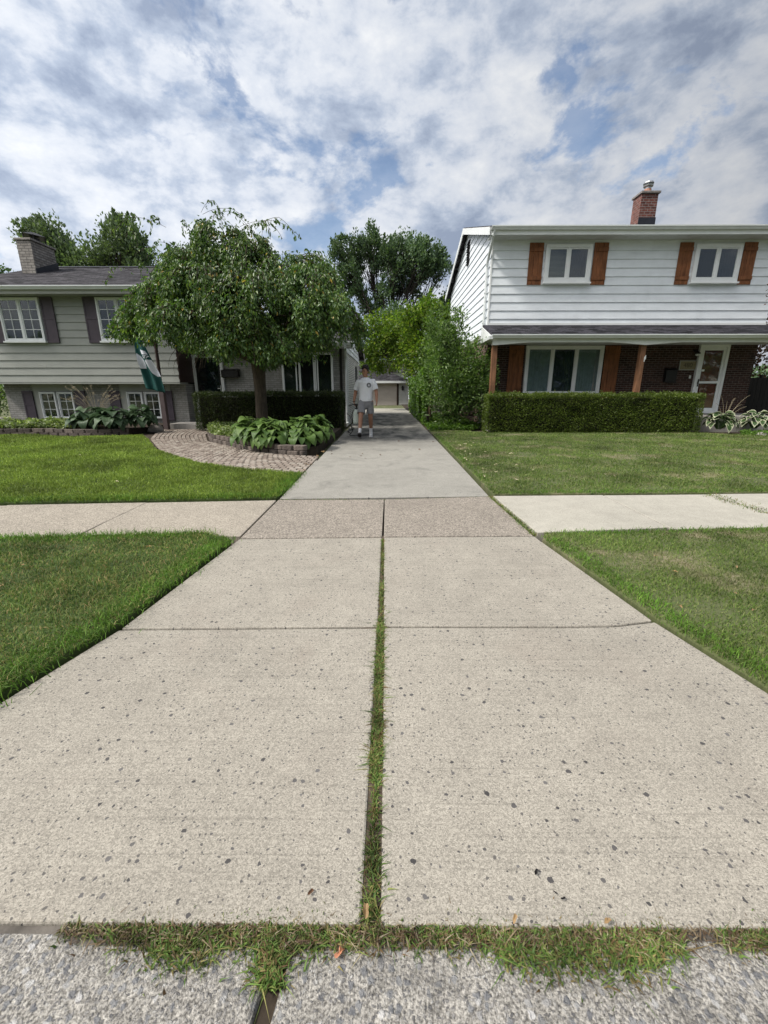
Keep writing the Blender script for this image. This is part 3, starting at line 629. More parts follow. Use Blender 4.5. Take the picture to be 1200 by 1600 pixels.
weeds('dry_thatch', np.column_stack([th, ty]), 0.008, 0.0018, 'dry straw thatch lying among the weeds along the street edge', M['straw_blade'], 2.4, -0.006)
q = rng.uniform(0, 1, 900); bx = np.concatenate([lerp(1.235, 1.30, q)]); by = lerp(5.02, 3.60, q)
weeds('joint_weeds', np.column_stack([bx + rng.normal(0, 0.018, 900), by]), 0.030, 0.003, 'strip of weeds between the crossing slab and the pale right sidewalk')
q = rng.uniform(3.86, 4.02, 350)
weeds('joint_weeds', np.column_stack([q + rng.normal(0, .04, 350), lerp(4.3, 5.1, rng.uniform(0, 1, 350))]), 0.03, 0.003, 'weeds in the sidewalk joint at far right', z=0.0)
q = rng.uniform(-1.25, 1.2, 700)
weeds('joint_weeds', np.column_stack([q, 4.872 + np.clip(q, 0, 2) * 0.118 + rng.normal(0, 0.010, 700)]), 0.018, 0.003, 'thin line of weeds where the driveway meets the crossing slab')

# brick path
def curve(line, n):
    a = np.array(line); s = np.concatenate([[0], np.cumsum(np.linalg.norm(np.diff(a, axis=0), axis=1))])
    t = np.linspace(0, s[-1], 400); p = np.stack([np.interp(t, s, a[:, i]) for i in (0, 1)], 1)
    for _ in range(60): p[1:-1] = 0.5 * p[1:-1] + 0.25 * (p[:-2] + p[2:])
    s = np.concatenate([[0], np.cumsum(np.linalg.norm(np.diff(p, axis=0), axis=1))]); t = np.linspace(0, s[-1], n)
    return np.stack([np.interp(t, s, p[:, i]) for i in (0, 1)], 1)
co, ci = curve(path_out, 121), curve(path_in, 121)
b = MB(); NR = 13
for r_ in range(NR):
    t0, t1 = r_ / NR, (r_ + 1) / NR; j = 0; off = (r_ * 7) % 2
    while j < 120:
        j1 = min(120, j + (2 if not (j == 0 and off) else 1))
        def P2(jj, t, e): 
            u = lerp(co[jj], ci[jj], t); return u
        a0, a1 = P2(j, t0, 0), P2(j1, t0, 0); b0, b1 = P2(j, t1, 0), P2(j1, t1, 0); c = (a0 + a1 + b0 + b1) / 4
        qd = [c + (p - c) * 0.0 + (p - c) * (1 - 0.014 / max(0.03, np.linalg.norm(p - c))) for p in (a0, a1, b1, b0)]
        dz = random.uniform(-0.004, 0.004)
        b.prism([(p[0], p[1], -0.07) for p in qd], (0, 0, 0.075 + dz)); j = j1
struct(b.build('brick_path', M['paver'], bevel=0.004, seg=1))

# ------------------------------------------------------------------ house helpers
def siding_front(mb, x0, x1, y, z0, z1, ex):
    """lap boards facing -Y"""
    z = z0
    while z < z1 - 0.01:
        zt = min(z + ex, z1)
        cuts = [x0] + ([lerp(x0, x1, (0.13 + 0.618 * round(z * 40)) % 0.9 + .05)] if x1 - x0 > 3 else []) + [x1]
        for a, c in zip(cuts, cuts[1:]):
            e = 0.002 if a > x0 else 0.0; w_ = 0.0015 * math.sin(z * 31 + a)
            mb.prism([(a + e, y - 0.031 - w_, z), (a + e, y - 0.003, zt + 0.012 if zt < z1 else zt), (a + e, y + 0.02, zt), (a + e, y + 0.02, z)], (c - a - e, 0, 0))
        z += ex
def siding_side(mb, x, sgn, yrange, z0, z1, ex):
    """lap boards on a wall facing sgn*X; yrange(z) -> (y0, y1)"""
    z = z0
    while z < z1 - 0.01:
        zt = min(z + ex, z1); y0, y1 = yrange((z + zt) / 2)
        if y1 - y0 > 0.05:
            mb.prism([(x + sgn * 0.034, y0, z), (x + sgn * 0.004, y0, zt + 0.012 if zt < z1 else zt), (x - sgn * 0.02, y0, zt), (x - sgn * 0.02, y0, z)], (0, y1 - y0, 0))
        z += ex
def window(parent, x0, x1, y, z0, z1, sashes=2, grid=(2, 4), fw=0.055, back='room', blind=None, trim=True, sill=True, sill_out=0.10):
    """window facing -Y on a wall whose front is at y: frame, sash bars, panes, and what hangs behind"""
    fr = MB(); d0, d1 = y - 0.085, y + 0.005
    fr.box(x0, x0 + fw, d0, d1, z0, z1); fr.box(x1 - fw, x1, d0, d1, z0, z1)
    fr.box(x0 + fw, x1 - fw, d0, d1, z1 - fw, z1); fr.box(x0 + fw, x1 - fw, d0, d1, z0, z0 + fw)
    w = (x1 - x0 - 2 * fw) / sashes
    for i in range(1, sashes): xm = x0 + fw + w * i; fr.box(xm - 0.032, xm + 0.032, d0 + 0.006, d1, z0 + fw, z1 - fw)
    if sill: fr.box(x0 - 0.03, x1 + 0.03, y - sill_out - 0.03, d1 - 0.002, z0 - 0.05, z0 - 0.001)
    o = fr.build('window', M['trim'], parent, bevel=0.006)
    if grid:
        mu = MB(); gx, gz = grid
        for i in range(sashes):
            a = x0 + fw + w * i + (0.034 if i else 0.0); c = x0 + fw + w * (i + 1) - (0.034 if i < sashes - 1 else 0)
            sw = 0.028
            for q in (a, c - sw): mu.box(q, q + sw, y - 0.066, y - 0.03, z0 + fw, z1 - fw)
            for q in (z0 + fw, z1 - fw - sw): mu.box(a + sw, c - sw, y - 0.066, y - 0.03, q, q + sw)
            for k in range(1, gx): q = lerp(a, c, k / gx); mu.box(q - 0.008, q + 0.008, y - 0.058, y - 0.040, z0 + fw, z1 - fw)
            for k in range(1, gz): q = lerp(z0 + fw, z1 - fw, k / gz); mu.box(a, c, y - 0.0565, y - 0.0415, q - 0.008, q + 0.008)
        mu.build('window_bars', M['trim'], o)
    p = MB(); p.box(x0 + fw, x1 - fw, y - 0.052, y - 0.048, z0 + fw, z1 - fw); p.build('pane', M['glass'], o)
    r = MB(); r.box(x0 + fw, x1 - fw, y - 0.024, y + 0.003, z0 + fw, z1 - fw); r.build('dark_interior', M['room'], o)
    if blind:
        for (a, c, kind) in blind:
            xa, xb = lerp(x0 + fw, x1 - fw, a), lerp(x0 + fw, x1 - fw, c); m = MB()
            if kind == 'blind':
                z = z0 + fw + 0.01
                while z < z1 - fw - 0.02: m.add([(xa, y - 0.044, z), (xb, y - 0.044, z), (xb, y - 0.028, z + 0.02), (xa, y - 0.028, z + 0.02)], [(0, 1, 2, 3)]); z += 0.034
                m.build('blind', M['blind'], o)
            else:
                n = max(8, int((xb - xa) / 0.012)); vs = []
                for i in range(n + 1):
                    xx = lerp(xa, xb, i / n); yy = y - 0.037 + 0.007 * math.sin(xx * 75) * (0.6 + 0.4 * math.sin(xx * 13))
                    vs += [(xx, yy, z0 + fw), (xx, yy, z1 - fw)]
                m.add(vs, [(2 * i, 2 * i + 2, 2 * i + 3, 2 * i + 1) for i in range(n)])
                m.build('curtain', M['curtain' if kind == 'curtain' else 'curtain_d'], o, smooth=True)
    return o
def shutter(parent, x0, x1, y, z0, z1, mat, boards=3, battens=True, panel=False, label=None):
    m = MB(); w = (x1 - x0) / boards
    if panel:
        m.box(x0, x1, y - 0.055, y - 0.024, z0, z1)
        for q0, q1 in ((z0, z0 + 0.07), (z1 - 0.07, z1), (lerp(z0, z1, .52), lerp(z0, z1, .52) + 0.06)): m.box(x0 + 0.001, x1 - 0.001, y - 0.068, y - 0.056, q0, q1)
        m.box(x0 + .0005, x0 + 0.05, y - 0.0665, y - 0.0555, z0 + .001, z1 - .001); m.box(x1 - 0.05, x1 - .0005, y - 0.0665, y - 0.0555, z0 + .001, z1 - .001)
    else:
        for i in range(boards): m.box(x0 + w * i + 0.003, x0 + w * (i + 1) - 0.003, y - 0.055, y - 0.026 - 0.001 * i, z0, z1)
        if battens:
            for q in (z0 + 0.13, z1 - 0.24): m.box(x0 + 0.004, x1 - 0.004, y - 0.082, y - 0.0555, q, q + 0.10)
    o = m.build('shutter', mat, parent, bevel=0.005)
    if label: o['label'] = label
    return o
def gutter(mb, x0, x1, y, z):
    """K-style gutter along X whose back is at y, top at z"""
    mb.prism([(x0, y, z), (x0, y, z - 0.10), (x0, y - 0.075, z - 0.10), (x0, y - 0.10, z - 0.055), (x0, y - 0.125, z - 0.03), (x0, y - 0.125, z), (x0, y - 0.113, z), (x0, y - 0.11, z - 0.022), (x0, y - 0.012, z - 0.022), (x0, y - 0.012, z)], (x1 - x0, 0, 0))

# ------------------------------------------------------------------ split level house on the left
H = empty('split_level_house', (-7.5, 15.0, 0), 'grey split level house with plum shutters and painted brick base', 'house')
LX0, LX1, LY, LYB, LBK = -13.0, -6.62, 14.3, 14.8, 22.6
b = MB(); b.box(LX0 + 0.06, LX1 - 0.02, LY + 0.02, LBK, 1.46, 4.0); siding_front(b, LX0, LX1, LY, 1.45, 3.98, 0.222)
b.box(LX0, LX1, LY - 0.024, LY + 0.55, 1.40, 1.449); b.build('siding_wall', M['sid_grey'], H)
b = MB(); b.box(LX1 - 0.019, LX1 + 0.02, LY - 0.02, 15.39, 1.45, 3.98); b.build('side_panel', M['brownmetal'], H)
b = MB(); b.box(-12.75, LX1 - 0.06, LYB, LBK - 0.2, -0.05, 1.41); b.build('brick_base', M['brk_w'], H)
b = MB(); b.box(-11.80, -10.1, LYB - 0.02, LYB + .01, 1.17, 1.40); b.box(-11.80, -11.57, LYB - 0.02, LYB + .01, 0.2, 1.169); b.box(-10.43, -10.1, LYB - 0.02, LYB + .01, 0.2, 1.169)
b.build('window_surround', M['trim_grey'], H); b = MB(); b.box(-8.9, -7.2, LYB - 0.02, LYB + .01, 1.17, 1.40); b.box(-8.9, -8.66, LYB - 0.02, LYB + .01, 0.2, 1.169); b.build('window_surround', M['trim_grey'], H)
# roof of the tall part (gable ends, ridge along X)
yr, ze, zr = 18.45, 4.14, 5.76
b = MB(); b.prism([(-13.35, 13.75, ze), (-13.35, yr, zr), (-13.35, 23.15, ze), (-13.35, 23.15, ze - 0.09), (-13.35, yr, zr - 0.10), (-13.35, 13.75, ze - 0.09)], (7.0, 0, 0))
roof = b.build('roof', M['roof'], H)
b = MB(); b.prism([(-13.36, yr - 0.16, zr - 0.03), (-13.36, yr, zr + 0.03), (-13.36, yr + 0.16, zr - 0.03), (-13.36, yr, zr)], (7.02, 0, 0)); b.build('ridge_cap', M['flash'], roof)
b = MB(); b.prism([(-13.0, 14.3, 3.98), (-13.0, yr, 5.62), (-13.0, 22.6, 3.98)], (6.36, 0, 0)); b.build('gable_wall', M['sid_grey'], H)
b = MB(); b.box(-13.33, -6.4, 13.785, 14.29, 3.94, 3.965); b.build('soffit', M['sid_grey'], H)
b = MB(); b.box(-13.33, -6.4, 13.76, 13.784, 3.92, 4.05); b.build('fascia', M['trim_grey'], H)
b = MB(); gutter(b, -13.35, -6.36, 13.757, 4.125); b.build('gutter', M['gutter'], H)
window(H, -11.86, -10.60, LY - 0.02, 2.67, 3.91, 2, (2, 4)); window(H, -8.86, -7.62, LY - 0.02, 2.67, 3.91, 2, (2, 4))
for x0, x1 in ((-12.27, -11.89), (-10.57, -10.20), (-9.27, -8.89), (-7.59, -7.22)): shutter(H, x0, x1, LY, 2.62, 3.92, M['plum'], panel=True)
window(H, -11.56, -11.03, LYB - 0.02, 0.29, 1.15, 1, (2, 3), 0.035, sill=False); window(H, -10.97, -10.44, LYB - 0.02, 0.29, 1.15, 1, (2, 3), 0.035, sill=False)
window(H, -8.65, -8.13, LYB - 0.02, 0.29, 1.15, 1, (2, 3), 0.035, sill=False); window(H, -8.07, -7.55, LYB - 0.02, 0.29, 1.15, 1, (2, 3), 0.035, sill=False)
for x0, x1 in ((-12.16, -11.81), (-10.42, -10.06), (-9.26, -8.91), (-7.52, -7.16)): shutter(H, x0, x1, LYB, 0.22, 1.18, M['plum'], panel=True)
# chimney rising through the roof near the gable end
CX0, CX1, CY0, CY1, CZ = -12.66, -12.19, 16.55, 17.65, 6.12
ch = MB(); ch.box(CX0, CX1, CY0, CY1, 4.9, CZ); c = ch.build('chimney', M['chim_gy'], H)
b = MB(); b.box(CX0 - .012, CX1 + .012, CY0 - .014, CY0 + .002, 4.95, CZ - .02); b.build('chimney_face', M['chim_g'], c)
b = MB(); b.box(CX0 - .05, CX1 + .05, CY0 - .05, CY1 + .05, CZ, CZ + .07); b.build('chimney_crown', M['chim_gy'], c, bevel=0.01)
b = MB(); mx_, my_ = (CX0 + CX1) / 2, (CY0 + CY1) / 2
b.lathe([(0.40, 0.18), (0.32, 0.21), (0.10, 0.31), (0.02, 0.32)], (mx_, my_, CZ + .07), 4, sx=1.0, sy=1.35)
for sx in (-.17, .17):
    for sy in (-.28, .28): b.box(mx_ + sx - .015, mx_ + sx + .015, my_ + sy - .015, my_ + sy + .015, CZ + .07, CZ + .26)
b.lathe([(0.16, 0.0), (0.15, 0.14)], (mx_, my_, CZ + .07), 12); b.build('chimney_cap', M['black'], c)
b = MB(); b.prism([(CX1 + .003, CY0 - .03, 5.06), (CX1 + .003, CY1 + .03, 5.46), (CX1 + .003, CY1 + .03, 5.70), (CX1 + .003, CY0 - .03, 5.24)], (0.03, 0, 0)); b.build('flashing', M['flash'], c)
# low wing with the entry
WX0, WX1, WY = -6.60, -1.44, 15.4
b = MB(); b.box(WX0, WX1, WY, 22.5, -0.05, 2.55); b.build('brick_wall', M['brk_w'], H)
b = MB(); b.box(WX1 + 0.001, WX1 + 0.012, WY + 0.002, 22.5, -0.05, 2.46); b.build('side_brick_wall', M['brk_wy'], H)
b = MB(); zw, yw, zwr = 2.72, 18.95, 4.15
b.prism([(-6.35, 14.75, zw), (-6.35, yw, zwr), (-6.35, 23.15, zw), (-6.35, 23.15, zw - 0.08), (-6.35, yw, zwr - 0.09), (-6.35, 14.75, zw - 0.08)], (-1.12 + 6.35, 0, 0)); b.build('roof', M['roof'], H)
b = MB(); siding_side(b, WX1 + 0.02, 1, lambda z: (15.4 + max(0, (z - 2.66) / 0.345), 22.5 - max(0, (z - 2.66) / 0.345)), 2.46, 3.98, 0.17); b.build('gable_siding', M['sid_white'], H)
b = MB()
for y0, z0, y1, z1 in ((14.75, zw, yw, zwr), (23.15, zw, yw, zwr)): b.prism([(-1.135, y0, z0 - 0.02), (-1.135, y1, z1 - 0.02), (-1.135, y1, z1 - 0.20), (-1.135, y0, z0 - 0.20)], (-0.03, 0, 0))
b.build('rake_board', M['trim'], H)
b = MB(); b.box(-6.3, -1.15, 14.76, 14.785, 2.54, 2.66); b.build('fascia', M['trim'], H)
b = MB(); b.box(-6.3, -1.15, 14.79, 15.39, 2.545, 2.57); b.build('soffit', M['soffit'], H)
b = MB(); gutter(b, -6.3, -1.10, 14.758, 2.70); b.build('gutter', M['gutter'], H); b = MB(); b.prism([(-1.55, 23.16, 2.70), (-1.55, 23.16, 2.60), (-1.55, 23.24, 2.60), (-1.55, 23.28, 2.70)], (0.45, 0, 0)); b.build('gutter', M['gutter'], H)
b = MB(); b.tube([(-1.36, 14.70, 2.6), (-1.36, 14.75, 2.5), (-1.40, 15.28, 2.25), (-1.40, 15.33, 2.1), (-1.40, 15.33, 0.14), (-1.37, 15.2, 0.08)], 0.042, 8); b.box(-1.44, -1.35, 15.30, 15.37, 1.0, 1.03); b.box(-1.44, -1.35, 15.30, 15.37, 2.0, 2.03); b.build('downspout', M['gutter'], H)
b = MB(); b.box(-1.62, -1.54, 15.36, 15.398, 0.2, 2.54); b.build('dark_strip', M['black'], H)  # black strip at the dark gap beside the downspout
b = MB(); b.box(-1.431, -1.40, 15.41, 15.56, 0.0, 2.46); b.box(-1.431, -1.41, 16.3, 16.36, 0, 2.44); b.build('corner_board', M['trim'], H)
# storm door
b = MB(); dx0, dx1 = -6.50, -5.68
b.box(dx0 - 0.10, dx0, WY - 0.10, WY + .01, 0.17, 2.36); b.box(dx1, dx1 + 0.10, WY - 0.10, WY + .01, 0.17, 2.36); b.box(dx0, dx1, WY - 0.099, WY + .01, 2.26, 2.36)
d = b.build('front_door', M['trim'], H, bevel=0.006)
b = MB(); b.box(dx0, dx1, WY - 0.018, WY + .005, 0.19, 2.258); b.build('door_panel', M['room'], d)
b = MB(); b.box(dx0 + .06, dx1 - .06, WY - 0.062, WY - 0.056, 0.27, 2.20); b.build('pane', M['glass'], d)
b = MB(); b.box(dx0, dx0 + .06, WY - 0.08, WY - 0.045, 0.19, 2.25); b.box(dx1 - .06, dx1, WY - 0.08, WY - 0.045, 0.19, 2.25); b.box(dx0 + .06, dx1 - .06, WY - 0.08, WY - 0.045, 0.19, 0.27); b.box(dx0 + .06, dx1 - .06, WY - 0.08, WY - 0.045, 2.20, 2.25); b.build('door_frame', M['black'], d)
b = MB(); b.box(dx1 - 0.045, dx1 - 0.015, WY - 0.10, WY - .081, 1.16, 1.36); b.tube([(dx1 - .03, WY - .10, 1.26), (dx1 - .03, WY - .14, 1.26), (dx1 - .12, WY - .14, 1.26)], 0.011, 8); b.build('handle', M['metal'], d)
# big front window of the wing in three lights
w3 = window(H, -3.58, -1.84, WY - 0.02, 0.55, 2.42, 3, None, 0.07, sill=True)
b = MB()
for xx in (-3.02, -2.42): b.box(xx - .09, xx - .05, WY - 0.12, WY - .107, 0.6, 2.38); b.box(xx + .04, xx + .08, WY - 0.12, WY - .107, 0.6, 2.38)
b.build('mullion', M['trim'], w3)
b = MB(); b.box(-1.428, -1.395, 20.1, 20.9, 1.0, 2.2); b.build('side_window', M['flash'], H)

# ------------------------------------------------------------------ two storey house on the right
G = empty('two_storey_house', (7.5, 15.0, 0), 'white two storey house with cedar shutters over dark brick porch', 'house')
RX0, RX1, RY, RB = 3.24, 12.1, 15.0, 24.0
b = MB(); b.box(RX0 + .02, RX1, RY + .02, RB, 3.1, 5.82); siding_front(b, RX0, RX1, RY, 3.16, 5.74, 0.243); b.build('siding_wall', M['sid_white'], G)
def yr_r(z): k = max(0.0, (z - 5.85) / 0.318); return (15.0 + k, 24.0 - k)
b = MB(); siding_side(b, RX0, -1, yr_r, 3.00, 7.23, 0.243); b.build('gable_siding', M['sid_white'], G)
b = MB(); b.prism([(RX0 + .02, 15.02, 5.78), (RX0 + .02, 19.5, 7.20), (RX0 + .02, 23.98, 5.78)], (RX1 - RX0 - .04, 0, 0)); b.build('gable_wall', M['sid_white'], G)
b = MB(); b.box(RX0 - .035, RX0 + .012, RY - .035, RY - .0265, 3.14, 5.74); b.box(RX0 - .035, RX0 - .0265, RY - .0265, RY + .05, 3.0, 5.78); b.build('corner_board', M['trim'], G)
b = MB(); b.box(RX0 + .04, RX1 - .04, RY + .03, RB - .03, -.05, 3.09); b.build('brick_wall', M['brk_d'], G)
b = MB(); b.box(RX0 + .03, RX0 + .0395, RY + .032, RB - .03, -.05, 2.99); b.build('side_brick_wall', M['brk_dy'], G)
b = MB(); b.box(RX0 - .02, RX0 + .035, RY - .03, RB, 2.9, 3.0); b.build('band_board', M['trim_grey'], G)
# main roof
b = MB(); e = 5.84
b.prism([(RX0 - .22, 14.42, e), (RX0 - .22, 19.5, 7.39), (RX0 - .22, 24.5, e), (RX0 - .22, 24.5, e - .09), (RX0 - .22, 19.5, 7.29), (RX0 - .22, 14.42, e - .09)], (RX1 - RX0 + .6, 0, 0)); b.build('roof', M['roof'], G)
b = MB()
for ya, za, yb2, zb in ((14.42, e, 19.5, 7.39), (24.5, e, 19.5, 7.39)): b.prism([(RX0 - .225, ya, za - .03), (RX0 - .225, yb2, zb - .03), (RX0 - .225, yb2, zb - .24), (RX0 - .225, ya, za - .24)], (-.03, 0, 0))
b.build('rake_board', M['trim'], G)
b = MB(); b.box(RX0 - .2, RX1 + .3, 14.44, 14.465, e - .23, e - .095); b.build('fascia', M['trim'], G)
b = MB()
for i in range(60): x = RX0 - .19 + i * .156; b.box(x + .003, x + .153, 14.466, 15.0, 5.615 + .003 * (i % 2), 5.632 + .003 * (i % 2))
b.build('soffit', M['soffit'], G)
b = MB(); gutter(b, RX0 - .2, RX1 + .35, 14.438, e - .02); b.build('gutter', M['gutter'], G)
b = MB(); b.tube([(RX0 - .10, 14.40, 5.73), (RX0 - .12, 14.45, 5.61), (RX0 - .09, 15.20, 5.09), (RX0 - .09, 15.28, 4.95), (RX0 - .09, 15.28, 2.75), (RX0 - .09, 15.2, 2.62)], 0.042, 8)
b.box(RX0 - .14, RX0 - .02, 15.24, 15.32, 4.2, 4.23); b.box(RX0 - .14, RX0 - .02, 15.24, 15.32, 3.3, 3.33); b.build('downspout', M['gutter'], G)
b = MB(); b.box(RX0 - .06, RX0 - .02, 19.0, 19.45, 6.0, 6.85)
for i in range(9): b.prism([(RX0 - .061, 19.02, 6.03 + i * .09), (RX0 - .061, 19.43, 6.03 + i * .09), (RX0 - .10, 19.43, 6.01 + i * .09), (RX0 - .10, 19.02, 6.01 + i * .09)], (0, 0, .02))
b.build('gable_vent', M['black'], G)
window(G, 4.86, 6.28, RY - .02, 4.44, 5.50, 2, None, 0.10, blind=[(0.03, 0.48, 'blind'), (0.53, 0.97, 'dark')], sill_out=.13)
window(G, 9.43, 10.85, RY - .02, 4.44, 5.50, 2, None, 0.10, blind=[(0.53, 0.97, 'dark')], sill_out=.13)
for w_ in [o for o in G.children if o.name.startswith('window')]:
    x0, x1 = min(v.co.x for v in w_.data.vertices) + 7.5 + .03, max(v.co.x for v in w_.data.vertices) + 7.5 - .03
    b = MB(); xm = (x0 + x1) / 2
    for q0, q1 in ((x0 + .102, xm - .034), (xm + .034, x1 - .102)):
        b.box(q0, q0 + .035, RY - .088, RY - .055, 4.545, 5.395); b.box(q1 - .035, q1, RY - .088, RY - .055, 4.545, 5.395); b.box(q0 + .035, q1 - .035, RY - .088, RY - .055, 4.545, 4.58); b.box(q0 + .035, q1 - .035, RY - .088, RY - .055, 5.36, 5.395)
    b.build('sash', M['trim'], w_)
for x0, x1 in ((4.36, 4.80), (6.34, 6.78), (8.95, 9.37), (10.91, 11.32)): shutter(G, x0, x1, RY, 4.38, 5.55, M['cedar'], 3)
# porch roof
b = MB(); pe = 2.76
b.prism([(3.06, 13.35, pe), (3.06, 14.97, 3.22), (3.06, 14.97, 3.15), (3.06, 13.35, pe - .07)], (9.4, 0, 0)); pr = b.build('porch_roof', M['roof_p'], G)
b = MB(); b.prism([(3.055, 13.37, pe - .07), (3.055, 14.96, 3.16), (3.055, 14.96, 2.60), (3.055, 13.37, 2.60)], (-.03, 0, 0)); b.build('end_panel', M['trim'], pr)
b = MB(); b.box(RX0 + .02, RX1, 14.955, 14.972, 3.19, 3.28); b.build('flashing', M['trim'], pr)
b = MB(); gutter(b, 3.0, 12.4, 13.345, pe - .01); b.prism([(3.022, 13.25, pe - .05), (3.022, 15.0, pe - .07), (3.022, 15.0, pe - .16), (3.022, 13.25, pe - .14)], (-.10, 0, 0)); b.build('gutter', M['gutter'], pr)
# valance with low arches between the posts
b = MB(); bx_ = [3.17, 7.53, 11.9]; N = 40; top, bot = [], []
for s_ in range(2):
    for i in range(N + (s_ == 1)):
        t = i / N; x = lerp(bx_[s_], bx_[s_ + 1], t); bot.append((x, 13.42, 2.475 + 0.075 * min(1, math.sin(math.pi * t) * 1.5)))
pts = [(3.06, 13.42, 2.475)] + bot + [(12.4, 13.42, 2.49)]
vs = [p for p in pts] + [(p[0], 13.42, 2.69) for p in pts]; n = len(pts)
vs += [(p[0], 13.50, p[2]) for p in vs]
fs = []
for i in range(n - 1): fs += [(i, i + 1, n + i + 1, n + i), (2 * n + i, 3 * n + i, 3 * n + i + 1, 2 * n + i + 1), (i, 2 * n + i, 2 * n + i + 1, i + 1)]
fs += [(0, n, 3 * n, 2 * n), (n - 1, 3 * n - 1, 4 * n - 1, 2 * n - 1)]
b.add(vs, fs); b.build('valance', M['trim'], pr)
b = MB(); b.box(3.09, 12.3, 13.51, 14.99, 2.62, 2.65); b.build('porch_ceiling', M['soffit'], pr)
for x in (3.17, 7.53):
    b = MB(); b.box(x - .075, x + .075, 13.52, 13.67, 0.45, 2.618); b.build('porch_post', M['post'], G, bevel=.006)
b = MB(); b.box(3.1, 11.95, 13.45, 14.99, -.05, .45); b.build('porch_floor', M['slab'], G, bevel=.012)
pw = window(G, 4.52, 7.05, RY + .012, 1.05, 2.60, 3, None, 0.09, blind=[(0.0, 0.345, 'curtain'), (0.345, 0.655, 'dark'), (0.66, 1.0, 'curtain')])
b = MB()
for i in range(3):
    q0 = lerp(4.61, 6.96, i / 3) + .034 * (i > 0); q1 = lerp(4.61, 6.96, (i + 1) / 3) - .034 * (i < 2)
    b.box(q0, q0 + .03, RY - .055, RY - .022, 1.14, 2.51); b.box(q1 - .03, q1, RY - .055, RY - .022, 1.14, 2.51); b.box(q0 + .03, q1 - .03, RY - .055, RY - .022, 1.14, 1.17); b.box(q0 + .03, q1 - .03, RY - .055, RY - .022, 2.48, 2.51)
b.build('sash', M['trim'], pw)
for x0, x1 in ((3.98, 4.46), (7.11, 7.60)): shutter(G, x0, x1, RY + .03, 0.95, 2.60, M['cedar'], 3)
# storm door with a red door behind its lower light
b = MB(); dx0, dx1, dz = 10.24, 11.02, .53
b.box(dx0 - .09, dx0, RY - .07, RY + .029, dz, 2.62); b.box(dx1, dx1 + .09, RY - .07, RY + .029, dz, 2.62); b.box(dx0, dx1, RY - .069, RY + .029, 2.54, 2.62); b.box(dx0 - .09, dx1 + .09, RY - .12, RY + .028, dz - .07, dz - .001)
d = b.build('front_door', M['trim'], G, bevel=.006)
b = MB(); w_ = .085
b.box(dx0, dx0 + w_, RY - .045, RY - .010, dz, 2.538); b.box(dx1 - w_, dx1, RY - .045, RY - .010, dz, 2.538)
for z0, z1 in ((dz, dz + .10), (1.42, 1.49), (2.45, 2.538)): b.box(dx0 + w_, dx1 - w_, RY - .044, RY - .011, z0, z1)
b.build('storm_door', M['trim'], d, bevel=.005)
b = MB(); b.box(dx0 + w_, dx1 - w_, RY - .03, RY - .026, dz + .10, 1.42); b.box(dx0 + w_, dx1 - w_, RY - .03, RY - .026, 1.49, 2.45); b.build('pane', M['glass'], d)
b = MB(); b.box(dx0 + .001, dx1 - .001, RY + .004, RY + .027, dz, 2.537)
for z0, z1 in ((0.72, 1.30), (1.55, 2.35)): b.box(dx0 + .16, dx1 - .16, RY - .004, RY + .0035, z0, z1)
b.build('red_panel', M['reddoor'], d)
b = MB(); b.box(dx0 + .03, dx0 + .055, RY - .075, RY - .046, 1.32, 1.56); b.box(dx0 + .02, dx0 + .065, RY - .055, RY - .0455, 1.40, 1.48); b.build('handle', M['black'], d)
b = MB(); b.box(dx0 + .10, dx0 + .19, RY - .034, RY - .031, 1.80, 1.86); b.build('sticker', M['trim'], d)
# chimney
c = MB().box(9.72, 10.34, 19.2, 19.8, 6.6, 8.42).build('chimney', M['chim_r'], G)
b = MB(); b.box(9.708, 9.719, 19.2, 19.8, 6.7, 8.42); b.build('chimney_face', M['chim_ry'], c)
b = MB(); b.box(9.66, 10.40, 19.14, 19.86, 8.42, 8.50); b.build('chimney_crown', M['capcon'], c, bevel=.012)
b = MB(); b.box(9.70, 10.36, 19.18, 19.199, 7.35, 7.62); b.build('flashing', M['flash'], c)
b = MB(); b.lathe([(.13, 0), (.125, .17)], (10.06, 19.5, 8.5), 14); b.build('flue', M['flue'], c)
b = MB(); b.lathe([(.10, .17), (.10, .24), (.17, .25), (.18, .29), (.11, .30), (.11, .34), (.19, .35), (.17, .40), (.04, .43)], (10.06, 19.5, 8.5), 16); b.build('flue_cap', M['metal'], c, smooth=False)

def text_mesh(name, txt, size, mat, parent, x, y, z, depth=.004, align='CENTER'):
    cu = bpy.data.curves.new(name, 'FONT'); cu.body = txt; cu.size = size; cu.align_x = align; cu.extrude = depth
    tmp = bpy.data.objects.new(name + '_tmp', cu); COL.objects.link(tmp); bpy.context.view_layer.update()
    me = bpy.data.meshes.new_from_object(tmp.evaluated_get(bpy.context.evaluated_depsgraph_get()))
    bpy.data.objects.remove(tmp); me.transform(Matrix.Translation((x, y, z)) @ Matrix.Rotation(R(90), 4, 'X')); me.materials.clear()
    return link(name, me, mat, parent)
